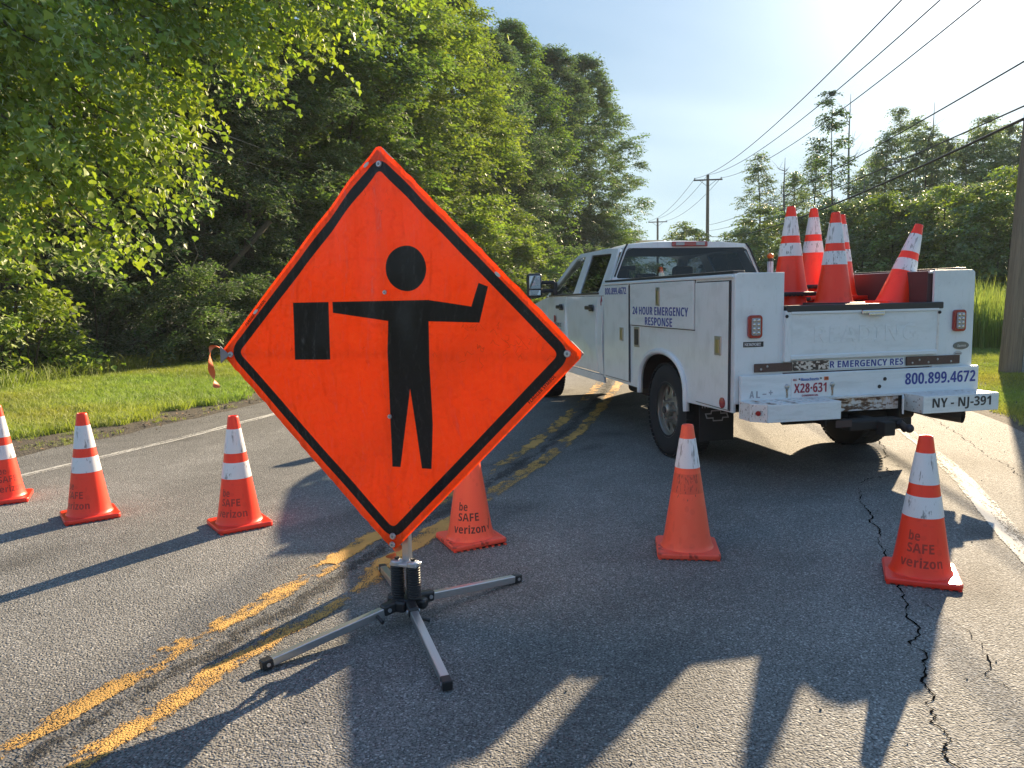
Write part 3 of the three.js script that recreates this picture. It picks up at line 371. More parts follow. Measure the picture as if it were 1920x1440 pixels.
  both('corner_seam', tube([[-0.70, 1.972, -1.70], [-0.74, 1.91, -1.682], [-0.862, 1.62, -1.655]], 0.01, 6), black);
  tp('stop_lamp', rb(0.42, 0.055, 0.03, 0.02, 1.966, -1.69, 0.01), redLens, bw); for (const x of [-0.12, 0.12]) tp('cargo_lamp', rb(0.1, 0.035, 0.01, 0.02 + x, 1.966, -1.674, 0.004), clearLens, bw);
  // windscreen, cowl, hood, front
  const ws = tp('windscreen', grid(8, 6, (a, b) => { const s = a * 2 - 1; return [s * (0.73 + 0.16 * b), 1.94 - 0.53 * b, -3.42 - 0.72 * b - 0.14 * (1 - s * s)]; }), glassClear);
  both('windscreen_pillar', tube([[-0.69, 1.885, -3.36], [-0.785, 1.69, -3.72], [-0.915, 1.42, -4.12]], 0.04, 8), white);
  tp('hood', grid(14, 10, (a, b) => { const s = a * 2 - 1; return [s * 0.94, 1.43 - 0.13 * b - 0.05 * Math.pow(Math.abs(s), 4) - 0.06 * Math.pow(b, 6), -4.1 - 1.22 * b - 0.05 * (1 - s * s)]; }), white);
  tp('grille', join(rb(1.8, 0.42, 0.08, 0, 1.05, -5.3, 0.03), rb(1.3, 0.03, 0.03, 0, 1.12, -5.34, 0.01)), chrome); tp('front_bumper', rb(2.0, 0.26, 0.16, 0, 0.7, -5.36, 0.05), chrome);
  both('headlamp', rb(0.3, 0.2, 0.06, -0.78, 1.08, -5.32, 0.03), clearLens);
  tp('firewall', bx(1.8, 0.7, 0.04, 0, 1.05, -4.1), under); tp('cab_floor', bx(1.86, 0.04, 2.4, 0, 0.58, -2.9), under); tp('headliner', bx(1.38, 0.02, 1.55, 0, 1.925, -2.5), std(lin(0.2, 0.19, 0.18), 0.9));
  both('door_lining', bx(0.03, 0.82, 2.2, -0.915, 1.0, -2.9), std(lin(0.05, 0.05, 0.055), 0.8));
  const cloth = std(lin(0.035, 0.036, 0.042), 0.9);
  for (const x of [-0.42, 0.42]) { const st = tp('front_seat', join(rb(0.5, 0.16, 0.5, x, 0.95, -3.05, 0.06), rb(0.48, 0.66, 0.14, x, 1.28, -2.78, 0.06)), cloth); tp('headrest', rb(0.27, 0.17, 0.1, x, 1.68, -2.74, 0.05), cloth, st); }
  const rs = tp('rear_seat', join(rb(1.4, 0.16, 0.5, 0, 0.95, -2.1, 0.06), rb(1.4, 0.58, 0.14, 0, 1.24, -1.86, 0.06)), cloth); for (const x of [-0.42, 0.42]) tp('headrest', rb(0.25, 0.13, 0.09, x, 1.59, -1.86, 0.04), cloth, rs);
  tp('dashboard', rb(1.75, 0.3, 0.4, 0, 1.25, -3.86, 0.08), blackPlastic); tp('steering_wheel', new THREE.TorusGeometry(0.19, 0.016, 8, 28).rotateX(-0.4).translate(-0.42, 1.33, -3.6), blackPlastic); tp('rear_view_mirror', rb(0.24, 0.06, 0.03, 0, 1.78, -3.55, 0.015), black);
  tp('light_bar', join(rb(0.34, 0.055, 0.14, -0.06, 2.045, -2.6, 0.025, 3)), phy(lin(0.75, 0.5, 0.22), 0.25, { clearcoat: 0.6 })); tp('light_bar_mount', bx(0.05, 0.06, 0.1, -0.06, 2.02, -2.6), black);
}

// ---------------------------------------------------------------- traffic cones
function coneBodyTex(printed, sd, fade, worn) {
  return canvasTex(1024, 512, (c, w, h) => { // u round the cone, v up the whole body
    c.fillStyle = fade ? '#f65a3a' : '#f83614'; c.fillRect(0, 0, w, h);
    let s = sd; const r = () => { s = (s * 16807) % 2147483647; return s / 2147483647; };
    for (let k = 0; k < 260; k++) { c.globalAlpha = 0.03 + 0.05 * r(); c.fillStyle = r() < 0.6 ? '#7a1206' : '#ff8f70'; c.beginPath(); c.ellipse(r() * w, r() * h, 2 + 26 * r(), 1 + 40 * r() * r(), 0, 0, 7); c.fill(); }
    if (worn) { c.fillStyle = '#3a1410'; for (let k = 0; k < 70; k++) { c.globalAlpha = 0.12 + 0.3 * r(); c.beginPath(); c.ellipse(380 + 260 * r(), h * (0.38 + 0.22 * r() * r()), 2 + 12 * r(), 1 + 5 * r(), r() * 3, 0, 7); c.fill(); } c.globalAlpha = 0.2; c.fillStyle = '#8a1c10'; c.fillRect(0, h * 0.37, w, h * 0.15); }
    c.globalAlpha = 1;
    if (printed) { c.fillStyle = fade ? 'rgba(60,14,8,0.92)' : 'rgba(128,14,6,0.8)'; c.textBaseline = 'middle'; c.textAlign = 'left'; const x0 = 512 - 118;
      c.font = 'bold 62px sans-serif'; c.save(); c.translate(x0 + 12, 344); c.scale(1.2, 0.72); c.fillText('be', 0, 0); c.restore(); c.save(); c.translate(x0 + 12, 386); c.scale(1.3, 0.72); c.fillText('SAFE', 0, 0); c.restore(); c.save(); c.translate(x0 - 20, 436); c.scale(1.22, 0.72); c.fillText('verizon', 0, 0); c.restore();
      if (fade) { c.strokeStyle = 'rgba(60,14,8,0.9)'; c.lineWidth = 6; c.beginPath(); c.moveTo(x0 + 268, 430); c.lineTo(x0 + 278, 444); c.lineTo(x0 + 300, 404); c.stroke(); } }
  });
}
const collarTex = (sd, dirt) => tex(512, 128, (i, j) => { const hex = 0.96 + 0.04 * (((i >> 2) + (j >> 2)) & 1), a = fbm(i / 26, j / 18, 5, sd, 0, 0), b = fbm(i / 5, j / 9, 3, sd + 5), e = sst(0.60 - dirt, 0.72 - dirt, a * 0.6 + b * 0.4), m = hex * (0.9 + 0.1 * fbm(i / 60, j / 60, 2, sd + 8)); return [0.74 * m * (1 - e) + 0.26 * e, 0.74 * m * (1 - e) + 0.255 * e, 0.77 * m * (1 - e) + 0.26 * e]; });
const coneMat = (t, o = {}) => phy(lin(1, 1, 1), 0.42, { map: t, clearcoat: 0.12, clearcoatRoughness: 0.3, ...o });
const bodyPrinted = coneMat(coneBodyTex(true, 11, false, false)), bodyPrintedFaded = coneMat(coneBodyTex(true, 23, true, false)), bodyWorn = coneMat(coneBodyTex(false, 37, true, true)), bodyPlain = coneMat(coneBodyTex(false, 53, false, false));
const collarClean = std(0xffffff, 0.3, { map: collarTex(311, -0.015) }), collarDirty = std(0xffffff, 0.45, { map: collarTex(331, 0.075) });
const baseRed = phy(lin(0.82, 0.036, 0.016), 0.36, { map: tex(256, 256, (i, j) => { const a = fbm(i / 40, j / 40, 5, 341), m = 1 - 0.25 * sst(0.5, 0.8, a); return [m, m, m]; }), clearcoat: 0.25, clearcoatRoughness: 0.25 });
const baseFaded = phy(lin(0.8, 0.085, 0.045), 0.45, { map: tex(256, 256, (i, j) => { const a = fbm(i / 30, j / 30, 5, 351), b = fbm(i / 9, j / 9, 3, 353), m = 1 - 0.75 * sst(0.58, 0.72, a * 0.6 + b * 0.4); return [m, m, m]; }) });
const baseBlack = std(lin(0.03, 0.03, 0.033), 0.5);
const CONE_H = 0.711, coneR = (y) => 0.135 - (0.135 - 0.031) * clamp((y - 0.03) / (CONE_H - 0.03));
const lathe = (p, n = 40) => new THREE.LatheGeometry(p.map(([a, b]) => new THREE.Vector2(a, b)), n, Math.PI, Math.PI * 2);
const coneBodyG = (() => { const p = [[0.158, 0.026], [0.148, 0.031], [0.14, 0.04], [0.1345, 0.055]]; for (const y of [0.1, 0.2, 0.3, 0.4, 0.5, 0.6, 0.69]) p.push([coneR(y), y]); p.push([0.0325, 0.703], [0.029, 0.711], [0.025, 0.709], [0.022, 0.69], [0.05, 0.5], [0.12, 0.035]); const g = lathe(p, 48); const P = g.attributes.position, uv = g.attributes.uv; for (let k = 0; k < P.count; k++) uv.setY(k, clamp(P.getY(k) / CONE_H)); return g; })();
const collarG = (y0, y1) => lathe([[coneR(y0), y0], [coneR(y0) + 0.0018, y0 + 0.001], [coneR(y1) + 0.0018, y1 - 0.001], [coneR(y1), y1]], 48);
const coneBaseG = (() => { const s = new THREE.Shape(), a = 0.168, r = 0.032; s.moveTo(-a + r, -a); s.lineTo(a - r, -a); s.absarc(a - r, -a + r, r, -Math.PI / 2, 0); s.lineTo(a, a - r); s.absarc(a - r, a - r, r, 0, Math.PI / 2); s.lineTo(-a + r, a); s.absarc(-a + r, a - r, r, Math.PI / 2, Math.PI); s.lineTo(-a, -a + r); s.absarc(-a + r, -a + r, r, Math.PI, 1.5 * Math.PI); const h = new THREE.Path(); h.absarc(0, 0, 0.118, 0, Math.PI * 2, true); s.holes.push(h); return extr(s, 0.014, 0.008, { curveSegments: 6 }).rotateX(-Math.PI / 2).translate(0, 0.012, 0); })();
const feetG = (() => { const o = []; for (let i = 0; i < 9; i++) for (const [x, z] of [[-0.152 + i * 0.038, 0.155], [-0.152 + i * 0.038, -0.155], [0.155, -0.152 + i * 0.038], [-0.155, -0.152 + i * 0.038]]) o.push(bx(0.014, 0.008, 0.014, x, 0.004, z)); return join(...o); })();
// bands: y ranges measured from the ground
const BANDS = [[0.478, 0.63], [0.318, 0.42]];
function cone(label, x, y, z, turn, { body = bodyPrinted, collar = collarClean, base = baseRed, bands = BANDS, group = 'traffic cones set out across the road', spin = 0, tilt = 0, warp = 0 } = {}) {
  const g = thing('traffic_cone', label, 'traffic cone', [x, y, z], turn, group);
  let bg = coneBaseG; if (warp) { bg = bg.clone(); const p = bg.attributes.position; for (let k = 0; k < p.count; k++) { const X = p.getX(k), Z = p.getZ(k); p.setY(k, p.getY(k) + warp * sst(0.08, 0.19, Z) * sst(-0.06, 0.06, X) * (0.6 + 0.4 * Math.sin(X * 20))); } bg.computeVertexNormals(); }
  const b = mesh('cone_body', coneBodyG, body, g); b.rotation.y = spin; mesh('base', bg, base, g); mesh('base_feet', feetG, base, g).userData.kind = 'stuff';
  for (const [y0, y1] of bands) { const c = mesh('reflective_collar', collarG(y0, y1), collar, g); c.rotation.y = spin * 1.7 + y0 * 9; }
  if (tilt) g.rotation.z = tilt; return g;
}
const spinTo = (turn, x, z) => Math.atan2(-x, -z) - turn; // printed side towards the camera
{ const C = (label, x, z, turn, o = {}) => cone(label, x, 0, z, turn, { ...o, spin: Math.atan2(-x, -z) - turn + (o.away ?? 0) });
  C('orange cone cut off by the left edge of the photo, leftmost on the road', -3.79, -5.6, 0.45, { away: 0.35 });
  C('orange cone between the leftmost cut-off cone and the yellow line, beside the grass', -2.885, -5.1, 0.62, { away: -0.75 });
  C('orange cone just left of the orange sign, casting a long shadow', -1.775, -4.83, 0.62, { away: -0.35 });
  C('orange cone standing behind the sign with its top hidden', -0.262, -4.40, 0.42, { body: bodyPrintedFaded, base: baseFaded, away: 0.0, warp: 0.02, bands: [[0.478, 0.638]] });
  C('faded worn cone with a single white band behind the truck wheel', 0.955, -4.15, -0.15, { body: bodyWorn, base: baseFaded, collar: collarDirty, bands: [[0.478, 0.638]] });
  C('orange cone nearest the right white line, alone at the right', 2.012, -3.69, -0.4, { away: 0.05 });
}
// cones in the truck bed: nested stacks; each cone is its own object
{ const base = new THREE.Matrix4().makeRotationY(TA).setPosition(TR), put = (u, v, y) => new THREE.Vector3(v - 0.02, y, -u).applyMatrix4(base);
  const stack = (u, v, top, n, labels, turn, o, lean = 0) => { for (let k = 0; k < n; k++) { const y = top - k * 0.108, s = k * 0.108; const p = lean ? put(u, v - Math.sin(lean) * s, top - Math.cos(lean) * s) : put(u, v, y); const c = cone(k ? `${['', 'second', 'third', 'fourth', 'fifth', 'sixth', 'seventh'][k]} from the top, ${labels[1]}` : labels[0], p.x, p.y, p.z, TA + turn, { ...o, group: k ? labels[2] : 'cones standing up out of the truck bed', bands: k ? [] : BANDS, spin: 1 + u * 3 }); if (k && o.under) c.children[1].material = o.under; if (lean) { c.rotation.order = 'YXZ'; c.rotation.set(0, TA, -lean); } } };
  const plainO = { body: bodyPlain, collar: collarDirty };
  stack(-0.63, -0.185, 1.385, 6, ['upright cone on a black base nearest the cab, leftmost in the truck bed', 'cone nested under the leftmost cone in the truck bed', 'cones nested in the leftmost bed stack'], 0.1, { ...plainO, base: baseBlack });
  stack(0.0, 0.435, 1.445, 7, ['upright cone on a black base, second from the left in the truck bed', 'cone nested under the second cone from the left in the bed', 'cones nested in the second bed stack'], 0.2, { ...plainO, base: baseBlack });
  stack(-0.99, -0.035, 1.3, 5, ['upright scuffed cone on a black base just behind the tailgate handle', 'cone nested under the cone behind the tailgate', 'cones nested in the stack behind the tailgate'], 0.05, { ...plainO, base: baseBlack });
  stack(-0.42, 0.415, 1.345, 6, ['upright cone on a red base, farthest back and half hidden in the truck bed', 'cone nested under the half hidden cone with red base', 'cones nested in the half hidden bed stack'], 0.3, { ...plainO, base: baseRed });
  stack(-0.88, 0.56, 1.255, 4, ['cone leaning to the right against the side of the truck bed', 'cone nested under the leaning cone in the bed', 'cones nested in the leaning bed stack'], 0, { ...plainO, base: baseRed }, 0.33);
  const p = put(0.9, 0.55, 0.8), d = thing('delineator_post', 'white delineator post with orange cap beside the cab in the truck bed', 'delineator', p.toArray(), TA);
  mesh('post', cyl(0.03, 0.035, 0.9, 16).translate(0, 0.48, 0), collarDirty, d); mesh('neck', cyl(0.022, 0.022, 0.05, 12).translate(0, 0.94, 0), blackPlastic, d); mesh('cap', new THREE.SphereGeometry(0.034, 14, 10).scale(1, 0.9, 1).translate(0, 0.985, 0), std(lin(0.8, 0.16, 0.02), 0.4), d); mesh('base', rb(0.3, 0.04, 0.3, 0, 0.02, 0, 0.015), baseBlack, d);
}

// ---------------------------------------------------------------- roll-up flagger sign on its spring stand
{ const th = 0.352, S = thing('flagger_sign', 'large orange diamond flagger sign on a folding spring stand', 'road sign', [-0.485, 0, -3.30], -th);
  const cy = 1.195, cx = -0.037, cz = 0.042, D = 0.871; // centre of the diamond in the stand's axes
  const face = canvasTex(2048, 2048, (c, w) => {
    const k = w / (2 * D), X = (x) => w / 2 + x * k, Y = (y) => w / 2 - y * k;
    c.fillStyle = '#ff4400'; c.fillRect(0, 0, w, w);
    let s = 77; const r = () => { s = (s * 16807) % 2147483647; return s / 2147483647; };
    // moulded cell pattern of the reflective vinyl
    c.lineWidth = 2.2; const hx = 0.026 * k; for (let j = -2; j < w / (hx * 1.5) + 2; j++) for (let i = -2; i < w / (hx * 1.732) + 2; i++) { const px = (i + (j & 1) * 0.5) * hx * 1.732, py = j * hx * 1.5; c.globalAlpha = 0.10 + 0.13 * r(); c.strokeStyle = r() < 0.55 ? '#ff7a3c' : '#d8340a'; c.beginPath(); for (let q = 0; q < 3; q++) { const a = q / 3 * 2 * Math.PI + Math.PI / 6; c.moveTo(px, py); c.lineTo(px + hx * Math.cos(a), py + hx * Math.sin(a)); } c.stroke(); }
    for (let q = 0; q < 700; q++) { c.globalAlpha = 0.03 + 0.05 * r(); c.fillStyle = r() < 0.5 ? '#c92c06' : '#ff6a30'; c.beginPath(); c.ellipse(r() * w, r() * w, 4 + 60 * r() * r(), 3 + 50 * r() * r(), r() * 3, 0, 7); c.fill(); }
    c.strokeStyle = '#5a1404'; for (let q = 0; q < 60; q++) { c.globalAlpha = 0.1 + 0.3 * r() * r(); c.lineWidth = 1 + 2 * r(); let x = r() * w, y = r() * w; c.beginPath(); c.moveTo(x, y); for (let m = 0; m < 4; m++) { x += (r() - 0.5) * 30; y += (r() - 0.4) * 40; c.lineTo(x, y); } c.stroke(); }
    c.globalAlpha = 1; c.fillStyle = '#0d0e14';
    const diamond = (d, rad) => { const e = rad; const P = [[0, d], [d, 0], [0, -d], [-d, 0]]; P.forEach((p, i) => { const a = P[(i + 3) % 4], b = P[(i + 1) % 4], m = (u, v, t) => [u[0] + (v[0] - u[0]) * t, u[1] + (v[1] - u[1]) * t], t = e / (d * Math.SQRT2), A = m(p, a, t), B = m(p, b, t); if (!i) c.moveTo(X(A[0]), Y(A[1])); else c.lineTo(X(A[0]), Y(A[1])); c.quadraticCurveTo(X(p[0]), Y(p[1]), X(B[0]), Y(B[1])); }); c.closePath(); };
    c.beginPath(); diamond(0.826, 0.075); diamond(0.768, 0.03); c.fill('evenodd');
    const poly = (pts) => { c.beginPath(); pts.forEach(([x, y], i) => i ? c.lineTo(X(x), Y(y)) : c.moveTo(X(x), Y(y))); c.closePath(); c.fill(); };
    poly([[-0.462, 0.222], [-0.283, 0.222], [-0.287, -0.03], [-0.468, -0.032]]);
    poly([[-0.263, 0.222], [0.202, 0.222], [0.398, 0.192], [0.433, 0.287], [0.473, 0.271], [0.431, 0.127], [0.2, 0.134], [0.196, -0.035], [0.205, -0.3], [0.195, -0.492], [0.15, -0.492], [0.102, -0.15], [0.045, -0.493], [0.006, -0.493], [0.003, -0.3], [0.0, 0.006], [0.01, 0.137], [-0.263, 0.175]]);
    c.beginPath(); c.ellipse(X(0.105), Y(0.355), 0.094 * k, 0.094 * k, 0, 0, 7); c.fill();
    // small print along two edges
    c.fillStyle = '#3a0f06'; c.font = 'bold 22px sans-serif'; for (const [x, y, a] of [[-0.66, 0.175, -Math.PI / 4], [0.7, -0.145, -Math.PI / 4]]) { c.save(); c.translate(X(x), Y(y)); c.rotate(a); c.textAlign = 'center'; c.fillText('FLAGGER SYMBOL', 0, 0); c.restore(); }
    // grime scuffs on the border and cracks at right
    for (let q = 0; q < 240; q++) { c.globalAlpha = 0.05 + 0.1 * r(); c.fillStyle = r() < 0.5 ? '#4a5060' : '#7a8090'; c.beginPath(); const t = r() * 2 - 1; c.ellipse(X(t * 0.8), Y((0.8 - Math.abs(t) * 0.8) * (r() < 0.5 ? 1 : -1)), 1 + 6 * r(), 1 + 8 * r(), r() * 3, 0, 7); c.fill(); }
    c.globalAlpha = 0.35; c.strokeStyle = '#a02806'; c.lineWidth = 2; for (let q = 0; q < 26; q++) { let x = 0.35 + 0.42 * r(), y = 0.16 - 0.2 * r(); c.beginPath(); c.moveTo(X(x), Y(y)); for (let m = 0; m < 4; m++) { x += (r() - 0.5) * 0.04; y += (r() - 0.5) * 0.04; c.lineTo(X(x), Y(y)); } c.stroke(); }
  });
  face.flipY = true;
  const wr = tex(512, 512, (i, j) => { const x = i / 512 * 2 - 1, y = j / 512 * 2 - 1; const v = fbm(x * 26 + 4 * fbm(y * 2, 1, 2, 401), y * 3.2, 4, 403), f = fbm(x * 34, y * 34, 3, 405), g = fbm(x * 9, y * 9, 3, 407); const cr = (a, b) => Math.exp(-(((y - a - b * x - 0.02 * Math.sin(x * 9 + a * 20)) / 0.006) ** 2)); const m = 0.42 * v + 0.26 * f + 0.24 * g + 0.03 * (cr(0.45, 0.02) + cr(0.12, -0.03) + cr(-0.2, 0.03) + cr(-0.52, 0)); return [m, m, m]; }, { srgb: false, wrap: false });
  const vinyl = phy(0xffffff, 1, { map: face, transmission: 0.16, thickness: 0, bumpMap: wr, bumpScale: 0.07, specularIntensity: 0.4, clearcoat: 0.6, clearcoatRoughness: 0.16 });
  const N = 56, pos = [], uv = [], idx = [];
  for (let j = 0; j <= N; j++) for (let i = 0; i <= N; i++) {
    let p = i / N * 2 - 1, q = j / N * 2 - 1; const rc = 0.03, cr = Math.max(0, Math.abs(p) + Math.abs(q) - (2 - rc)); p *= 1 - cr * 0.5; q *= 1 - cr * 0.5; // clip the very tips
    const x = (p - q) / 2 * D, y = (p + q) / 2 * D, fray = (fbm(i * 0.9, j * 0.9, 2, 411) - 0.5) * 0.006 * ((i === 0 || j === 0 || i === N || j === N) ? 1 : 0);
    const bow = 0.014 * (1 - p * p) * (1 - q * q), fold = 0.008 * Math.sin(x * 34 + Math.sin(y * 4)) * Math.exp(-x * x * 9) * sst(-0.2, 0.7, y) + 0.012 * (fbm(x * 6 + 3, y * 2.4 + 5, 3, 413) - 0.5);
    pos.push(x + fray, y + fray, bow * -1 + fold); uv.push(x / (2 * D) + 0.5, y / (2 * D) + 0.5);
  }
  for (let j = 0; j < N; j++) for (let i = 0; i < N; i++) { const o = j * (N + 1) + i; idx.push(o, o + N + 2, o + 1, o, o + N + 1, o + N + 2); }
  const fg = new THREE.BufferGeometry(); fg.setAttribute('position', new THREE.Float32BufferAttribute(pos, 3)); fg.setAttribute('uv', new THREE.Float32BufferAttribute(uv, 2)); fg.setIndex(idx); fg.computeVertexNormals(); if (fg.attributes.normal.getZ(N * 20 + 20) < 0) { for (let k = 0; k < idx.length; k += 3) [idx[k], idx[k + 1]] = [idx[k + 1], idx[k]]; fg.setIndex(idx); fg.computeVertexNormals(); }
  const panel = mesh('sign_panel', fg.translate(cx, cy, cz), vinyl, S); mesh('added_sign_backing', fg.clone().scale(0.985, 0.985, 1).translate(cx * 0.015, cy * 0.015, -0.02), phy(lin(0.78, 0.76, 0.73), 1, { transmission: 0.6, thickness: 0 }), S);  // grey layer added behind the panel to cut red bounce and soften rib shadows
  const alu = std(lin(0.62, 0.62, 0.63), 0.32, { metalness: 0.9, map: tex(64, 256, (i, j) => { const m = 0.82 + 0.18 * fbm(i / 2, j / 60, 3, 421); return [m, m, m]; }) }), blk = std(lin(0.016, 0.016, 0.018), 0.42), riv = std(lin(0.5, 0.52, 0.55), 0.35, { metalness: 0.8 }), tape = phy(lin(0.72, 0.16, 0.05), 0.6), grey = std(lin(0.22, 0.22, 0.23), 0.6);
  for (const [x, y, rad] of [[0.003, 0.787, 0.014], [0.803, 0.003, 0.015], [-0.812, -0.01, 0.014], [0.007, 0.258, 0.01], [0.008, -0.272, 0.01], [0, -0.802, 0.015], [-0.004, -0.84, 0.014]]) { mesh('rivet', new THREE.CylinderGeometry(rad * 0.8, rad, 0.006, 18).rotateX(Math.PI / 2).translate(cx + x, cy + y, cz + 0.006), riv, S); mesh('rivet_eye', new THREE.SphereGeometry(rad * 0.4, 10, 8).scale(1, 1, 0.5).translate(cx + x, cy + y, cz + 0.009), grey, S); }
  // fibreglass cross ribs behind the panel, corner pockets
  const rib = phy(lin(0.8, 0.76, 0.6), 1, { transmission: 0.8, thickness: 0 }); mesh('cross_rib', rb(1.66, 0.014, 0.008, cx, cy, cz - 0.05, 0.003), rib, S); mesh('cross_rib', rb(0.014, 1.66, 0.008, cx, cy, cz - 0.062, 0.003), rib, S);
  for (const [x, y] of [[0, 0.82], [0.82, 0], [-0.82, 0], [0, -0.82]]) mesh('corner_pocket', rb(0.075, 0.075, 0.01).rotateZ(Math.PI / 4).translate(cx + x * 0.985, cy + y * 0.985, cz - 0.034), grey, S);
  mesh('corner_pocket', extr(shape([[-0.865, 0.03], [-0.865, -0.05], [-0.815, -0.012]]), 0.004, 0.001).translate(cx, cy, cz + 0.006), grey, S);
  // torn edge patches
  for (const [x, y, a] of [[-0.655, 0.185, 0.7], [0.52, 0.318, -0.75], [-0.055, 0.787, 0.7]]) mesh('peeled_spot', new THREE.CylinderGeometry(0.011, 0.011, 0.002, 10).rotateX(Math.PI / 2).scale(1.4, 0.6, 1).rotateZ(a).translate(cx + x, cy + y, cz + 0.008), std(lin(0.6, 0.58, 0.54), 0.8), S);
  // hanging webbing straps at the left corner and below the panel
  const strap = (pts, w) => { const c = new THREE.CatmullRomCurve3(pts.map((p) => new THREE.Vector3(...p))); return grid(1, 40, (a, b) => { const p = c.getPoint(b), q = (a - 0.5) * w, t = b * 9 + 0.4; return [p.x + q * Math.cos(t), p.y + q * 0.3 * Math.sin(t), p.z + q * Math.sin(t)]; }); };
  mesh('strap', strap([[cx - 0.855, cy - 0.005, cz - 0.02], [cx - 0.90, cy + 0.03, cz], [cx - 0.918, cy + 0.015, cz + 0.01], [cx - 0.915, cy - 0.06, cz + 0.02], [cx - 0.925, cy - 0.11, cz], [cx - 0.90, cy - 0.145, cz + 0.01], [cx - 0.89, cy - 0.165, cz + 0.02]], 0.03), tape, S);
  mesh('strap', strap([[cx + 0.005, cy - 0.83, cz - 0.03], [cx - 0.01, cy - 0.88, cz - 0.045], [cx - 0.035, cy - 0.915, cz - 0.03], [cx - 0.012, cy - 0.93, cz - 0.05]], 0.045), tape, S);
  // mast
  const ux = 0.0; mesh('mast', rb(0.036, 0.2, 0.03, ux, 0.355, -0.012, 0.003), alu, S); mesh('mast', rb(0.024, 0.2, 0.024, ux + 0.006, 0.18, -0.012, 0.003), alu, S);
  // springs
  for (const x of [-0.036, 0.044]) { const P = [], turns = 13; for (let k = 0; k <= turns * 14; k++) { const a = k / 14 * 2 * Math.PI; P.push([x + 0.026 * Math.cos(a), 0.115 + 0.145 * k / (turns * 14), 0.018 + 0.026 * Math.sin(a)]); } mesh('spring', tube(P, 0.0052, 7), blk, S); mesh('spring_core', cyl(0.018, 0.018, 0.15, 12).translate(x, 0.187, 0.018), blk, S); const cap = mesh('spring_cap', join(cyl(0.03, 0.03, 0.014, 20).translate(x, 0.266, 0.018), new THREE.SphereGeometry(0.028, 16, 8).scale(1, 0.35, 1).translate(x, 0.273, 0.018)), riv, S); mesh('bolt', cyl(0.011, 0.011, 0.018, 6).translate(x, 0.283, 0.018), blk, cap); }
  mesh('spring_bridge', rb(0.13, 0.014, 0.06, 0.004, 0.262, 0.012, 0.004), riv, S);
  // hub and four folding legs
  mesh('hub', join(rb(0.11, 0.05, 0.1, 0, 0.088, 0.01, 0.012), rb(0.19, 0.045, 0.05, 0.0, 0.085, 0.0, 0.015), rb(0.05, 0.05, 0.16, 0, 0.085, 0.0, 0.012)), blk, S);
  const inv = new THREE.Matrix4().makeRotationY(-th).setPosition(-0.485, 0, -3.30).invert();
  for (const [x, z] of [[-0.997, -2.845], [-0.255, -2.655], [0.02, -3.735], [-0.705, -3.925]]) {
    const e = new THREE.Vector3(x, 0.019, z).applyMatrix4(inv), a = Math.atan2(e.x, e.z), L = Math.hypot(e.x, e.z), leg = new THREE.Group(); leg.name = 'leg'; leg.position.set(0, 0.088, 0); leg.rotation.order = 'YXZ'; leg.rotation.y = a; leg.rotation.x = Math.atan2(0.088 - 0.02, L); S.add(leg);
    mesh('leg_tube', rb(0.034, 0.034, L - 0.1, 0, 0, L / 2 + 0.01, 0.004), alu, leg); mesh('end_cap', rb(0.039, 0.039, 0.045, 0, 0, L - 0.02, 0.005), blk, leg); mesh('cap_screw', cyl(0.008, 0.008, 0.044, 12).rotateZ(Math.PI / 2).translate(0, 0, L - 0.02), riv, leg);
    mesh('hinge_bracket', join(rb(0.046, 0.05, 0.1, 0, 0.004, 0.085, 0.012)), blk, leg); mesh('hinge_bolt', cyl(0.009, 0.009, 0.056, 12).rotateZ(Math.PI / 2).translate(0, 0.004, 0.11), riv, leg); mesh('lock_lever', cyl(0.007, 0.009, 0.05, 8).rotateZ(1.2).translate(0.035, -0.008, 0.17), blk, leg);
  }
}

// ---------------------------------------------------------------- utility poles and wires
const woodTex = tex(256, 1024, (i, j) => { const g = fbm(i / 5, j / 170, 5, 501, 51, 0), k = fbm(i / 2, j / 40, 3, 503, 128, 0), m = 0.55 + 0.6 * g + 0.3 * (k - 0.5); return [0.24 * m, 0.2 * m, 0.16 * m]; });
const woodBump = tex(256, 512, (i, j) => { const k = fbm(i / 3, j / 60, 3, 505, 85, 0); return [k, k, k]; }, { srgb: false }); for (const t of [woodTex, woodBump]) t.repeat.set(2, 0.35);
const poleWood = std(0xffffff, 0.9, { map: woodTex, bumpMap: woodBump, bumpScale: 0.012 }), wireMat = std(lin(0.03, 0.03, 0.032), 0.5), porcelain = std(lin(0.3, 0.3, 0.32), 0.3), conduitGrey = std(lin(0.2, 0.23, 0.24), 0.55), greyWood = std(lin(0.13, 0.115, 0.1), 0.9);
function utilityPole(label, x, z, h, r, arm) {
  const p = thing('utility_pole', label, 'utility pole', [x, 0, z], 0, 'wooden poles along the right verge');
  mesh('shaft', tube([[0, -0.3, 0], [0, h * 0.5, 0], [0, h, 0]], [r, r * 0.86, r * 0.7], 18), poleWood, p);
  if (arm) { const c = mesh('crossarm', bx(2.5, 0.12, 0.1, 0, arm, 0.12), greyWood, p); for (const q of [-1.15, 0, 1.15]) mesh('insulator', join(cyl(0.05, 0.06, 0.09, 10), cyl(0.035, 0.035, 0.1, 8).translate(0, -0.08, 0)).translate(q, arm + 0.16 + (q ? 0 : 0.3), q ? 0.12 : 0), porcelain, p); for (const s of [-1, 1]) mesh('brace', tube([[0, arm - 0.6, 0.1], [s * 0.7, arm - 0.05, 0.12]], 0.02, 6), greyWood, p); }
  return p;
}
const P1 = [8.46, -12.96], P2 = [17.8, -70], P3 = [20, -105];
const pole1 = utilityPole('thick grey wooden utility pole with a conduit at the right edge', ...P1, 11, 0.185, 0);
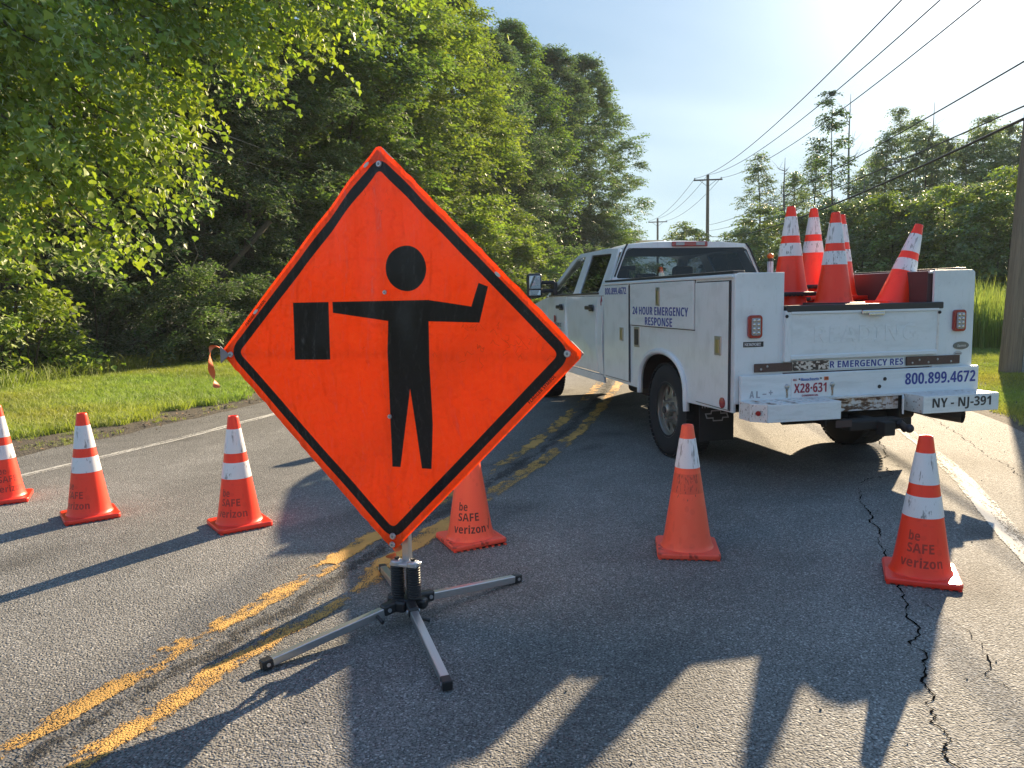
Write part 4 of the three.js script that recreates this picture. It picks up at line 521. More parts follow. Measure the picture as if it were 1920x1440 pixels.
pole1.rotation.z = -0.045; mesh('conduit', tube([[0.14, 0, 0.15], [0.14, 7, 0.13]], 0.075, 14), conduitGrey, pole1); mesh('conduit_strap', rb(0.2, 0.03, 0.2, 0.14, 1.4, 0.15, 0.01), steel, pole1); mesh('tag_plate', join(bx(0.05, 0.07, 0.01, -0.02, 2.0, 0.185), bx(0.05, 0.07, 0.01, -0.02, 1.9, 0.185), bx(0.05, 0.07, 0.01, -0.02, 1.8, 0.185)), std(lin(0.4, 0.4, 0.4), 0.4, { metalness: 0.6 }), pole1); mesh('staple', bx(0.03, 0.02, 0.01, 0.02, 0.9, 0.185), steel, pole1);
const pole2 = utilityPole('thin distant utility pole with a wooden crossarm rising behind the truck cab', ...P2, 11.9, 0.18, 11.46);
const pole3 = utilityPole('farthest utility pole, smallest, beyond the pole behind the cab', ...P3, 11.6, 0.18, 11.1); pole2.rotation.y = -0.12; pole3.rotation.y = -0.12;
mesh('street_lamp_arm', tube([[0, 7.9, 0], [-0.9, 8.25, 0], [-2.3, 8.2, 0]], 0.05, 8), steel, pole3);
function wire(label, a, b, sag, r = 0.013) { const A = new THREE.Vector3(...a), B = new THREE.Vector3(...b), pts = []; for (let k = 0; k <= 24; k++) { const t = k / 24, p = A.clone().lerp(B, t); p.y -= 4 * sag * t * (1 - t); pts.push(p); } tag(mesh('overhead_wire', tube(pts, r, 6), wireMat), label, 'wire', 'wires strung along the poles'); }
const at = (P, dx, y) => [P[0] + dx + (P === P1 ? 0.045 * y : 0), y, P[1]]; // the near pole leans
{ const names = ['left', 'middle', 'right'];
  [-1.15, 0, 1.15].forEach((q, k) => { const far = [P2[0] + q, 11.62 + (q ? 0 : 0.3), P2[1]]; wire(`${names[k]} one of three high wires running up from the far crossarm`, at(P1, q * 0.75, 7.62), far, 0.9, 0.016); wire(`${names[k]} one of three thin wires between the distant poles`, far, [P3[0] + q, 11.26 + (q ? 0 : 0.3), P3[1]], 0.7, 0.018); });
  [[5.1, 7.5, 0.5, 'topmost', 0.014], [4.36, 7.0, 0.4, 'middle', 0.014], [4.15, 6.6, 0.75, 'lowest and thickest', 0.026]].forEach(([a, b, s, n, r]) => wire(`${n} of three low cables sloping left from the near pole`, at(P1, -0.2, a), at(P2, -0.15, b), s, r));
  mesh('crossarm', bx(2.2, 0.12, 0.1, 0, 7.5, 0.2), greyWood, pole1);
  const pale = std(lin(0.3, 0.3, 0.31), 0.35); [[4.75, 5.5, -7.22, -6.95, 'middle'], [5.12, 5.85, -7.2, -6.4, 'topmost'], [4.49, 5.28, -7.25, -7.25, 'lowest']].forEach(([a, b, x0, x1, n]) => { const o = tag(mesh('overhead_wire', tube(Array.from({ length: 13 }, (_, k) => { const t = k / 12; return [x0 + (x1 - x0) * t, a + (b - a) * t - 0.25 * t * (1 - t), -10.8 - 15.4 * t]; }), 0.012, 6), pale), `${n} of three pale wires crossing the dark trees at left`, 'wire', 'wires in front of the left trees'); });
}

// ---------------------------------------------------------------- foliage
const barkTex = tex(128, 512, (i, j) => { const g = fbm(i / 6, j / 40, 4, 601, 21, 0), m = 0.5 + 0.9 * g; return [0.105 * m, 0.088 * m, 0.07 * m]; }); barkTex.repeat.set(3, 0.6);
const barkBump = tex(128, 256, (i, j) => { const g = fbm(i / 5, j / 26, 4, 603, 25, 0); return [g, g, g]; }, { srgb: false }); barkBump.repeat.set(3, 0.6);
const bark = std(0xffffff, 0.95, { map: barkTex, bumpMap: barkBump, bumpScale: 0.02 }), deadWood = std(lin(0.2, 0.185, 0.165), 0.9);
const leafMat = phy(0xffffff, 0.94, { transmission: 0.55, thickness: 0, clearcoat: 0.28, clearcoatRoughness: 0.32, side: THREE.DoubleSide });
const grassMat = phy(0xffffff, 0.94, { transmission: 0.5, thickness: 0, clearcoat: 0.1, clearcoatRoughness: 0.4, side: THREE.DoubleSide });
const vec = (x, y, z) => new THREE.Vector3(x, y, z);
function leafPatch(list) { // list of {p, dir, nrm, len, wid, kind}
  const pos = [], nor = [], idx = [];
  for (const L of list) {
    const d = L.dir.clone().normalize(), s = vec().crossVectors(d, L.nrm).normalize(), n = vec().crossVectors(s, d).normalize(), o = pos.length / 3;
    const out = L.kind ? [[0, 0, 0], [-0.42, 0.1, 0.05], [-0.5, 0.42, 0.08], [-0.28, 0.55, 0.02], [0, 1, -0.12], [0.28, 0.55, 0.02], [0.5, 0.42, 0.08], [0.42, 0.1, 0.05], [0, 0.5, -0.04]] : [[0, 0, 0], [-0.5, 0.45, 0.07], [0, 1, -0.1], [0.5, 0.45, 0.07], [0, 0.5, -0.03]];
    for (const [a, b, c] of out) { pos.push(L.p.x + s.x * a * L.wid + d.x * b * L.len + n.x * c * L.len, L.p.y + s.y * a * L.wid + d.y * b * L.len + n.y * c * L.len, L.p.z + s.z * a * L.wid + d.z * b * L.len + n.z * c * L.len); nor.push(n.x + s.x * a * 0.5, n.y + s.y * a * 0.5, n.z + s.z * a * 0.5); }
    const m = out.length - 1; for (let k = 0; k < m; k++) idx.push(o + m, o + (k + 1) % m, o + k);
  }
  const g = new THREE.BufferGeometry(); g.setAttribute('position', new THREE.Float32BufferAttribute(pos, 3)); g.setIndex(idx); g.computeVertexNormals(); return g;
}
function spray(n, size, len, wid, droop, kind, twig = true) { // a twig with leaves set along it, growing +x
  const L = []; for (let k = 0; k < n; k++) { const t = (k + 0.5) / n, sd = k % 2 ? 1 : -1, p = vec((t - 0.3) * size, (0.1 * Math.sin(t * 3) - droop * t * t * 0.6) * size + rr(-0.09, 0.09) * size, rr(-0.24, 0.24) * size); const l = len * rr(0.7, 1.25); L.push({ p, dir: vec(rr(0.2, 0.9), -droop * rr(0.3, 1.2) + rr(-0.35, 0.35), sd * rr(0.3, 1)), nrm: vec(rr(-0.6, 0.6), 1, rr(-0.6, 0.6)), len: l, wid: l * wid * rr(0.8, 1.15), kind }); }
  return leafPatch(L);
}
const SPRAYS = { fine: [0, 1, 2].map(() => spray(22, 0.62, 0.105, 0.62, 0.4, 0)), mid: [0, 1, 2].map(() => spray(16, 0.8, 0.17, 0.62, 0.35, 0)), far: [0, 1, 2].map(() => spray(13, 1.15, 0.3, 0.6, 0.25, 0)), vine: [0, 1, 2].map(() => spray(13, 0.5, 0.088, 0.95, 0.8, 1)), fir: [0, 1, 2].map(() => spray(24, 0.8, 0.15, 0.34, 0.25, 0)), shrub: [0, 1, 2].map(() => spray(20, 0.42, 0.075, 0.6, 0.1, 0)) };
const M4 = new THREE.Matrix4(), Q = new THREE.Quaternion(), E3 = new THREE.Euler(), COL = new THREE.Color();
function foliage(name, parent, kind, pts, pal) { // pts: {p, a: outward azimuth, s, c}
  const by = [[], [], []]; pts.forEach((q, k) => by[k % 3].push(q)); let n = 0;
  for (const part of by) { if (!part.length) continue; const im = new THREE.InstancedMesh(SPRAYS[kind][n++], leafMat, part.length); im.castShadow = im.receiveShadow = true;
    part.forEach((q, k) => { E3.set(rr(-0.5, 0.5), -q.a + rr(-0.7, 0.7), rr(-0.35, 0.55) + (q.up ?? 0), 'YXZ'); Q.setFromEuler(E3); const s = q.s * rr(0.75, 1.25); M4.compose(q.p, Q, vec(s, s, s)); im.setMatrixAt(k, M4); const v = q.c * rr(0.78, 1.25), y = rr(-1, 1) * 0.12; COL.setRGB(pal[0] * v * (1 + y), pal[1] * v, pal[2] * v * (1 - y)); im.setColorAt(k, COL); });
    im.name = name; im.userData.kind = 'stuff'; parent.add(im); }
}
const GREEN = { maple: [0.135, 0.225, 0.024], lime: [0.19, 0.275, 0.024], dark: [0.068, 0.13, 0.028], ash: [0.11, 0.185, 0.036], blue: [0.095, 0.16, 0.045], vine: [0.225, 0.32, 0.02], hazePaleA: [0.17, 0.245, 0.06], hazePaleB: [0.14, 0.205, 0.065] };  // both pale greens: leaf colour lightened to stand in for haze and glare
function tree(label, category, x, z, { h = 14, r = 3, base = 2.5, trunk = 0.16, kind = 'mid', pal = GREEN.maple, clumps = 60, per = 26, clumpR = 0.8, lean = [0, 0], top = 0.35, bare = 0, group, limbs = 9, name = 'tree', sq = 1, mat = bark } = {}) {
  const T = thing(name, label, category, [x, 0, z], 0, group), pts = [], tp_ = [];
  const sway = (t) => vec(lean[0] * t * t + 0.25 * Math.sin(t * 4 + x) * t, h * t, lean[1] * t * t + 0.25 * Math.cos(t * 3.3 + z) * t);
  const tr = [], rad = []; for (let k = 0; k <= 9; k++) { const t = k / 9 * 0.97; tr.push(sway(t).setY(h * t - (k ? 0 : 0.1))); rad.push(trunk * (1 - 0.88 * t) + (k ? 0 : trunk * 0.25)); } mesh('trunk', tube(tr, rad, 8), mat, T);
  const crown = (t) => r * Math.pow(Math.sin(Math.PI * clamp(0.16 + 0.84 * t)), 0.75) * (t > 0.6 ? 1 - (t - 0.6) * (1 - top) / 0.4 * 0.9 : 1) + 0.12;
  const LG = []; for (let k = 0; k < limbs; k++) { const t0 = base / h + (1 - base / h) * (k + rnd() * 0.6) / limbs * 0.9, a = k * 2.399 + x, R = crown((t0 * h - base) / (h - base)) * rr(0.65, 0.95), s = sway(t0), e = vec(s.x + Math.cos(a) * R, s.y + R * rr(0.25, 0.7), s.z + Math.sin(a) * R), m = s.clone().lerp(e, 0.5); m.y -= R * 0.06; LG.push(tube([s, m, e], [trunk * 0.38 * (1 - t0 * 0.6), trunk * 0.25 * (1 - t0 * 0.6), 0.012], 5)); }
  if (LG.length) mesh('limb', join(...LG), mat, T).userData.kind = 'stuff';
  for (let k = 0; k < clumps; k++) {
    const t = Math.pow((k + rnd()) / clumps, 0.9), R = crown(t), a = k * 2.399 + rnd() * 0.9, q = Math.pow(rnd(), 0.34), y = base + (h - base) * t, s = sway(y / h), c = vec(s.x + Math.cos(a) * R * q, y + rr(-0.3, 0.3), s.z + Math.sin(a) * R * q * sq), tone = rr(0.8, 1.2), cr = clumpR * rr(0.6, 1.3) * (0.5 + 0.5 * R / r);
    for (let m = 0; m < per; m++) { const b = rnd() * 6.283, e = Math.pow(rnd(), 0.5) * cr, yy = rr(-0.62, 0.5) * cr; pts.push({ p: vec(c.x + Math.cos(b) * e, c.y + yy - e * e / cr * 0.25, c.z + Math.sin(b) * e), a: Math.atan2(c.z + Math.sin(b) * e - s.z, c.x + Math.cos(b) * e - s.x), s: 1, c: tone }); }
  }
  foliage('crown', T, kind, pts.filter(() => rnd() > bare), pal); return T;
}
const place = (t, o) => course(t, o);
// the wood edge at left: front row, then two deeper rows
{ const G = 'trees of the wood edge along the left verge', kinds = [['ash', 'grey green'], ['maple', 'mid green'], ['lime', 'yellow green'], ['dark', 'dark green'], ['maple', 'leafy']];
  const front = [ // photo column, distance, height, radius, lowest leaves, palette, clumps, label, trunk
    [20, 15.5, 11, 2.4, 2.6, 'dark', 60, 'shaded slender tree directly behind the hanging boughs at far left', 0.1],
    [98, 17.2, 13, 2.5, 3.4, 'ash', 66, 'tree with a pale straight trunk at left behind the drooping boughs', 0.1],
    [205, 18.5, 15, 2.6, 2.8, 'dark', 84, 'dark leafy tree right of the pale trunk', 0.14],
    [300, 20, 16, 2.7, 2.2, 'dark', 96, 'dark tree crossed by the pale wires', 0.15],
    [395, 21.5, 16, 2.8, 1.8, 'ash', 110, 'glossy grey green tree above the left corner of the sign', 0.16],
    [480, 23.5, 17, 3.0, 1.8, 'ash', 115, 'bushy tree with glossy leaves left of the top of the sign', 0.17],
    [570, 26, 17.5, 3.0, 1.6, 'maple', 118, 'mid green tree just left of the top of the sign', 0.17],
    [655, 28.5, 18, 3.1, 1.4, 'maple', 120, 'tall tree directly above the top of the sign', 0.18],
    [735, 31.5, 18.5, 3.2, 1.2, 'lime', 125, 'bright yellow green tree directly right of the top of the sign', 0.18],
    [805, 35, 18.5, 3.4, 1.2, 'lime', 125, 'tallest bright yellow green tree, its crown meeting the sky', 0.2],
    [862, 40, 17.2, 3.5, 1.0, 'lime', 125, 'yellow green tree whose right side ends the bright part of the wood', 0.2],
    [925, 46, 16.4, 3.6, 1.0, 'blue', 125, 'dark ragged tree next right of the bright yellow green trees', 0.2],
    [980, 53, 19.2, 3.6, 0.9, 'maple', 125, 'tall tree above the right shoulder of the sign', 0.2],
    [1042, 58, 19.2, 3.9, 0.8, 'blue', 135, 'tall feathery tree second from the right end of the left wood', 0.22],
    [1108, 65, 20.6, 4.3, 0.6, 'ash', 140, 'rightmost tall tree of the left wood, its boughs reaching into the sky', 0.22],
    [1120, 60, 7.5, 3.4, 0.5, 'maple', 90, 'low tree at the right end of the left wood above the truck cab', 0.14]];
  const col = (px, d) => [(px - 960) / 1442 * d, -d];
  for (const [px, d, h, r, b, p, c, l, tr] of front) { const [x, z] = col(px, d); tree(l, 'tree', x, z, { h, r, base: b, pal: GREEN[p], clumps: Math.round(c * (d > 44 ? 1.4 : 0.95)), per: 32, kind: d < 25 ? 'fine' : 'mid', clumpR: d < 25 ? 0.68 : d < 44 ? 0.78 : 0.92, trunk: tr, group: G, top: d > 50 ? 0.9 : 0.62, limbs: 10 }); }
  let k = 0; for (const [f, off, n, p0, dp] of [[1.2, 2.5, 13, -30, 80], [1.45, 5, 11, -60, 90]]) for (let i = 0; i < n; i++) { const px = p0 + i * dp + rr(-15, 15), d = (15.5 + Math.pow(clamp((px + 50) / 1150), 1.9) * 48) * f + off, [x, z] = col(px, d); tree(f < 1.3 ? 'tree standing in the second row of the left wood' : 'tree standing deep inside the left wood', 'tree', x, z, { h: rr(14, 17.5), r: rr(2.8, 3.8), base: rr(1.0, 3), pal: GREEN[kinds[k++ % 5][0]], clumps: 64, per: 18, kind: 'far', clumpR: 1.1, trunk: rr(0.12, 0.2), group: f < 1.3 ? 'second row of the left wood' : 'trees deep inside the left wood', limbs: 5 }); }
  // dead leaning limb and leaning trunk
  { const x = -4.1, z = -28.4; tag(mesh('dead_limb', tube([[x - 3.2, 4.4, z + 0.5], [x - 2.2, 5.9, z + 0.2], [x - 1.1, 7.4, z], [x - 0.2, 8.3, z], [x + 0.3, 9.1, z]], [0.11, 0.1, 0.08, 0.05, 0.02], 7), deadWood), 'bare grey limb leaning out of the trees right of the sign top', 'dead limb'); }
  { const x = -8.3, z = -20.4; tag(mesh('fallen_trunk', tube([[x - 1.3, 0, z + 0.4], [x - 0.2, 1.2, z], [x + 1.0, 2.6, z - 0.4], [x + 1.9, 3.6, z - 0.6]], [0.11, 0.1, 0.09, 0.07], 8), bark), 'leaning dead trunk in the dark wood left of the sign', 'fallen trunk'); }
  { const x = -7.4, z = -18.4; const b = []; b.push(tube([[x, 0, z], [x + 0.05, 1.2, z], [x - 0.2, 2.1, z], [x - 0.7, 2.9, z]], [0.025, 0.02, 0.014, 0.006], 5), tube([[x + 0.02, 1.3, z], [x - 0.5, 1.45, z + 0.1], [x - 0.9, 1.7, z]], [0.012, 0.009, 0.004], 5), tube([[x - 0.2, 2.1, z], [x + 0.05, 2.6, z], [x - 0.1, 3.1, z]], [0.01, 0.008, 0.004], 5)); tag(mesh('dead_sapling', join(...b), deadWood), 'thin bare dead sapling between the shrubs and the sign', 'sapling'); }
}
// understory shrubs
function shrub(label, x, z, h, r, pal, n, kind = 'shrub', group, s = 1) { const T = thing('shrub', label, 'shrub', [x, 0, z], 0, group), pts = [], st = [];
  for (let k = 0; k < 6; k++) { const a = k * 1.05, e = vec(Math.cos(a) * r * 0.6, h * rr(0.6, 0.9), Math.sin(a) * r * 0.6); st.push(tube([vec(0, -0.05, 0), e.clone().multiplyScalar(0.5).setY(h * 0.45), e], [0.025, 0.016, 0.006], 5)); } mesh('stem', join(...st), bark, T).userData.kind = 'stuff';
  const C = Math.ceil(n / 14); for (let c = 0; c < C; c++) { const a = rnd() * 6.283, u = Math.pow(rnd(), 0.5), y = h * Math.pow(rnd(), 0.8), R = r * Math.sqrt(Math.max(0.05, 1 - Math.pow(y / h, 2.4))) * u, tone = rr(0.75, 1.25); for (let k = 0; k < 14; k++) { const px = Math.cos(a) * R + rr(-0.24, 0.24), pz = Math.sin(a) * R + rr(-0.24, 0.24); pts.push({ p: vec(px, Math.max(0.08, y + rr(-0.2, 0.2)), pz), a: Math.atan2(pz, px), s, c: tone, up: 0.3 }); } }
  foliage('leaves', T, kind, pts, pal); return T; }
{ const G = 'shrubs at the foot of the left wood';
  const S = [[5, 14.6, 3.7, 1.25, GREEN.vine, 520, 'sunlit bright green shrub at the left edge of the photo', 'vine'], [55, 15.0, 1.7, 0.75, GREEN.vine, 200, 'low vine covered shrub at the foot of the sunlit left shrub', 'vine'], [100, 15.6, 0.9, 0.5, GREEN.lime, 110, 'smallest bright shrub on the grass at left', 'shrub'],
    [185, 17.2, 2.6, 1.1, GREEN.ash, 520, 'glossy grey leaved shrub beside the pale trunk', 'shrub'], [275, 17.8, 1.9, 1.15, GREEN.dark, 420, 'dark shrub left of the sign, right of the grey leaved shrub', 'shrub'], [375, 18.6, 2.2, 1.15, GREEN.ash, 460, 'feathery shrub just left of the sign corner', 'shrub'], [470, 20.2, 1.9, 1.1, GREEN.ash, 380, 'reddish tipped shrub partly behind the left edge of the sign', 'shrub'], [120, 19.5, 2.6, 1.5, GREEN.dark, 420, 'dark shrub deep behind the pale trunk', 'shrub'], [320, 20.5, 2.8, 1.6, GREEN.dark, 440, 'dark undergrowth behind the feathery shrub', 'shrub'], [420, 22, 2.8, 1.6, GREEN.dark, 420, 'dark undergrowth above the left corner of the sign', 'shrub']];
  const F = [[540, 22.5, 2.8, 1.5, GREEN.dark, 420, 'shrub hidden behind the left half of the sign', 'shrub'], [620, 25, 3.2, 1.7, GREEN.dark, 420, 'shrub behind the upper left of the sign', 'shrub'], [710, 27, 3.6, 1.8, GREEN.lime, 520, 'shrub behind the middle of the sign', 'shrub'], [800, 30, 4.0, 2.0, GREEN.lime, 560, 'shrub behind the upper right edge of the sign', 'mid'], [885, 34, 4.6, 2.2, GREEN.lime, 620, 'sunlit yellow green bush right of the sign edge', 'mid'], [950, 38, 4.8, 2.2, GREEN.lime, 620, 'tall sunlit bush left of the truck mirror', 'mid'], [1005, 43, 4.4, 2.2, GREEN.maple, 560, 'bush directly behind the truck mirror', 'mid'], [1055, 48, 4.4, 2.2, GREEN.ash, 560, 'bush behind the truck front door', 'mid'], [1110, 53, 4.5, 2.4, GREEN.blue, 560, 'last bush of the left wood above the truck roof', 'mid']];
  for (const [px, d, h, r, p, n, l, k] of F) shrub(l, (px - 960) / 1442 * d, -d, h, r, p, n, k, G, k === 'shrub' ? 1.2 : 1.1);
  for (const [px, d, h, r, p, n, l, k] of S) shrub(l, (px - 960) / 1442 * d, -d, h, r, p, n, k, G, k === 'shrub' ? 1.15 : 1.1); }
// overhanging boughs of the near vine-hung tree at the upper left
{ const T = thing('vine_hung_tree', 'near tree with bright hanging boughs filling the upper left corner', 'tree', [-10.2, 0, -11.2]), o = vec(-10.2, 0, -11.2);
  mesh('trunk', tube([[0, -0.1, 0], [0.2, 2.5, 0], [0.5, 5, 0.1], [0.8, 7.5, 0.2], [0.9, 10, 0.2]], [0.26, 0.2, 0.18, 0.13, 0.06], 10), bark, T);
  const ends = [[-2.44, 5.85, -12.26, 1.0], [-3.11, 5.38, -12.11, 0.9], [-3.77, 4.84, -11.39, 1], [-4.49, 4.35, -11.13, 0.9], [-4.62, 3.29, -11.08, 0.8], [-4.75, 2.85, -10.47, 0.7], [-5.04, 2.25, -10.34, 0.5], [-5.57, 3.27, -10.06, 1], [-5.77, 2.38, -10.52, 0.6], [-5.65, 3.48, -9.44, 1], [-5.11, 4.71, -10.3, 1.2], [-4.4, 5.39, -11.16, 1.2], [-3.53, 5.88, -11.99, 1.1], [-1.89, 6.69, -13.37, 0.8], [-5.44, 4.49, -9.56, 1.2], [-6.44, 2.5, -10.13, 0.8], [-4.89, 3.8, -10.41, 1], [-3.94, 5.44, -11.33, 1.1], [-5.69, 4.86, -9.41, 1.2], [-4.81, 3.89, -11.54, 0.8], [-6.3, 5.6, -10.6, 1.2], [-5.2, 6.2, -11.2, 1.2], [-4.2, 6.7, -11.9, 1.2], [-6.8, 4.2, -10.4, 1.2], [-6.6, 3.3, -10.6, 1.1]];
  const pts = [], BG = [];
  for (const [x, y, z, w] of ends) { const e = vec(x, y, z).sub(o), s = vec(0.5, Math.min(8, 3.6 + y * 0.55), 0.1), m = s.clone().lerp(e, 0.55); m.y += 0.75; BG.push(tube([s, m, e.clone().lerp(m, 0.25).setY(e.y + 0.25), e], [0.045, 0.028, 0.014, 0.005], 6));
    const N = Math.round(100 * w); for (let k = 0; k < N; k++) { const t = 1 - Math.pow(rnd(), 1.6) * 0.6, a = t < 0.55 ? s.clone().lerp(m, t / 0.55) : m.clone().lerp(e, (t - 0.55) / 0.45); const f = 0.3 + 0.3 * w; pts.push({ p: vec(a.x + rr(-1, 1) * f, a.y + rr(-0.75, 0.55) * f, a.z + rr(-1, 1) * f), a: Math.atan2(e.z - s.z, e.x - s.x) + rr(-1.2, 1.2), s: 1, c: rr(0.85, 1.15), up: -0.35 }); } }
  BG.push(tube([vec(-2.6, 6.6, -12.9).sub(o), vec(-0.9, 6.5, -12.98).sub(o), vec(-0.5, 6.05, -12.99).sub(o), vec(0.1, 5.6, -12.97).sub(o)], [0.012, 0.006, 0.004, 0.002], 5));
  mesh('bough', join(...BG), bark, T).userData.kind = 'stuff';
  // the large lit leaves at the tips, one mesh each
  const LEAVES = [0, 1, 2].map(() => leafPatch([{ p: vec(0, 0, 0), dir: vec(0.15, -1, rr(-0.2, 0.2)), nrm: vec(1, 0.15, rr(-0.3, 0.3)), len: 0.12, wid: 0.12, kind: 1 }]));
  const lm = [0.9, 1.1, 1.3].map((v) => { const m = leafMat.clone(); m.color.setRGB(GREEN.vine[0] * v * 1.1, GREEN.vine[1] * v, GREEN.vine[2] * v); return m; });
  for (let k = 0; k < 290; k++) { const [x, y, z, w] = ends[k % ends.length], f = 0.22 + 0.16 * w, l = mesh('leaf', LEAVES[k % 3], lm[Math.floor(rnd() * 3)], T); l.position.set(x + rr(-0.6, 1) * f, y + rr(-1.1, 0.6) * f, z + rr(-0.5, 1) * f).sub(o); l.rotation.set(rr(-0.5, 0.5), rnd() * 6.283, rr(-0.6, 0.6)); const s = rr(0.75, 1.35); l.scale.set(s, s, s); }
  for (const [x, y, z] of [[-0.9, 6.45, -12.98], [-0.62, 6.15, -12.98], [-0.3, 5.9, -12.97], [0.05, 5.65, -12.97], [0.1, 5.55, -12.97]]) { const l = mesh('leaf', LEAVES[0], lm[2], T); l.position.set(x, y, z).sub(o); l.rotation.set(rr(-0.5, 0.5), rnd() * 6.283, rr(-0.4, 0.4)); }
  foliage('leaves', T, 'vine', pts, GREEN.vine);
}
structure('forest_floor', upNormals(strip(-42, -11.4, 4, 75, 0.5, 12, -0.018, { rag1: 0.5 })), std(0xffffff, 1, { map: tex(256, 256, (i, j) => { const m = 0.5 + fbm(i / 12, j / 12, 4, 651, 21, 21); return [0.035 * m, 0.03 * m, 0.018 * m]; }) }));
// right background: shrubs and trees beyond the lawn, reeds, dead snags
{ const G1 = 'shrubs beyond the reeds at right', G2 = 'tall slim trees at far right';
  const B = [[1285, 52, 6.0, 2.2, 'ash', 'small round tree left of the distant pole'], [1365, 50, 4.2, 1.6, 'ash', 'low shrub just right of the distant pole'], [1430, 47, 6.2, 2.3, 'maple', 'shrub behind the right end of the cab roof'], [1495, 46, 5.8, 2.2, 'ash', 'shrub behind the leftmost cones in the bed'], [1550, 45, 5.6, 2.2, 'maple', 'shrub behind the middle cones in the bed'], [1610, 44, 5.9, 2.3, 'maple', 'shrub behind the cone that leans'], [1665, 43, 6.0, 2.2, 'lime', 'sunlit shrub left of the leaning cone tip'], [1720, 43, 5.8, 2.2, 'maple', 'shrub right behind the leaning cone tip'], [1775, 42, 6.3, 2.3, 'lime', 'sunlit shrub above the right rear corner of the truck'], [1830, 41, 5.6, 2.2, 'maple', 'shrub just left of the near pole'], [1890, 40, 6.3, 2.3, 'lime', 'shrub behind the near pole'], [1950, 40, 6.5, 2.4, 'maple', 'shrub at the right edge of the photo']];
  for (const [px, d, h, r, p, l] of B) { const u = (px - 960) / 1442, L = Math.hypot(1, u), x = u / L * d, z = -d / L; tree(l, 'shrub', x, z, { h, r, base: 0.3, pal: GREEN[p === 'lime' ? 'lime' : 'hazePaleA'], clumps: 34, per: 18, kind: 'mid', clumpR: 0.62, trunk: 0.07, group: G1, limbs: 5, top: 0.6, name: 'tall_shrub' }); }
  for (const [px, d, h, r, p, l] of [[1400, 55, 5.5, 2.4, 'blue', 'dull shrub in the gap right of the distant pole'], [1462, 53, 6.4, 2.4, 'ash', 'dull shrub behind the dead tree'], [1525, 52, 6.2, 2.4, 'blue', 'dull shrub behind the upright bed cones'], [1580, 51, 6.4, 2.4, 'ash', 'dull shrub right of the upright bed cones'], [1640, 50, 6.6, 2.5, 'blue', 'dull shrub between bed cones and leaning cone'], [1695, 50, 6.4, 2.5, 'ash', 'dull shrub behind the top of the leaning cone'], [1750, 49, 6.8, 2.5, 'blue', 'dull shrub right of the leaning cone'], [1805, 48, 6.4, 2.5, 'ash', 'dull shrub behind the truck right rear corner'], [1862, 47, 6.8, 2.5, 'blue', 'dull shrub left of the near pole']]) { const u = (px - 960) / 1442, L = Math.hypot(1, u); tree(l, 'shrub', u / L * d, -d / L, { h, r, base: 0.2, pal: GREEN[p === 'blue' ? 'hazePaleB' : 'hazePaleA'], clumps: 32, per: 15, kind: 'mid', clumpR: 0.7, trunk: 0.07, group: G1, limbs: 4, top: 0.7, name: 'tall_shrub' }); }
  const sky_ = [[1420, 300], [1480, 330], [1520, 290], [1600, 330], [1632, 300], [1655, 262], [1682, 216], [1702, 240], [1725, 257], [1748, 280], [1774, 272], [1797, 285], [1819, 262], [1836, 235], [1856, 258], [1876, 250], [1896, 268], [1918, 280], [1940, 260], [1965, 255], [1990, 270]];
  const FAR = ['thin half bare tree between the distant pole and the dead tree', 'thin half bare tree right of the spreading dead tree', 'thin half bare tree above the second bed cone', 'short thin tree above the fourth bed cone', 'short tree at the left end of the dense stand at right', 'tree left of the tallest tree in the right stand', 'tallest pointed tree of the right stand, left of the leaning cone', 'tree just right of the tallest pointed tree', 'tree exactly above the tip of the leaning cone', 'lower tree just right of the leaning cone tip', 'tree rising above the gap between leaning cone and truck corner', 'lowest tree in the middle of the right stand', 'tree above the right rear panel of the truck body', 'second tallest tree of the stand, above the truck right corner', 'tree above the reeds beside the truck corner', 'tree whose top is crossed by the low cables near the pole', 'tree touching the left side of the near pole', 'tree behind the near pole, showing on both its sides', 'tree just right of the near pole', 'tree cut by the right photo edge', 'tree mostly outside the right photo edge'];
  sky_.forEach(([px, ty], k) => { const d = 62 + (k * 7 % 11), u = (px - 960) / 1442, L = Math.hypot(1, u), h = 1.42 + (545 - ty) / 1442 * d / L, thin = px < 1625; tree(FAR[k], 'tree', u / L * d, -d / L, { h, r: thin ? 1.3 : 1.75, base: thin ? 3.5 : 2, pal: GREEN[k % 2 ? 'hazePaleA' : 'hazePaleB'], clumps: 58, per: 13, kind: 'mid', clumpR: 0.62, trunk: 0.14, group: G2, limbs: 9, top: 0.2, bare: thin ? 0.4 : 0.08 }); });
  { const u = (1557 - 960) / 1442, d = 52, L = Math.hypot(1, u); tree('lone spindly tree with tufted boughs rising above the bed cones', 'tree', u / L * d, -d / L, { h: 13, r: 0.95, base: 4, pal: GREEN.dark, clumps: 24, per: 16, kind: 'mid', clumpR: 0.5, trunk: 0.1, limbs: 8, top: 0.7 }); }
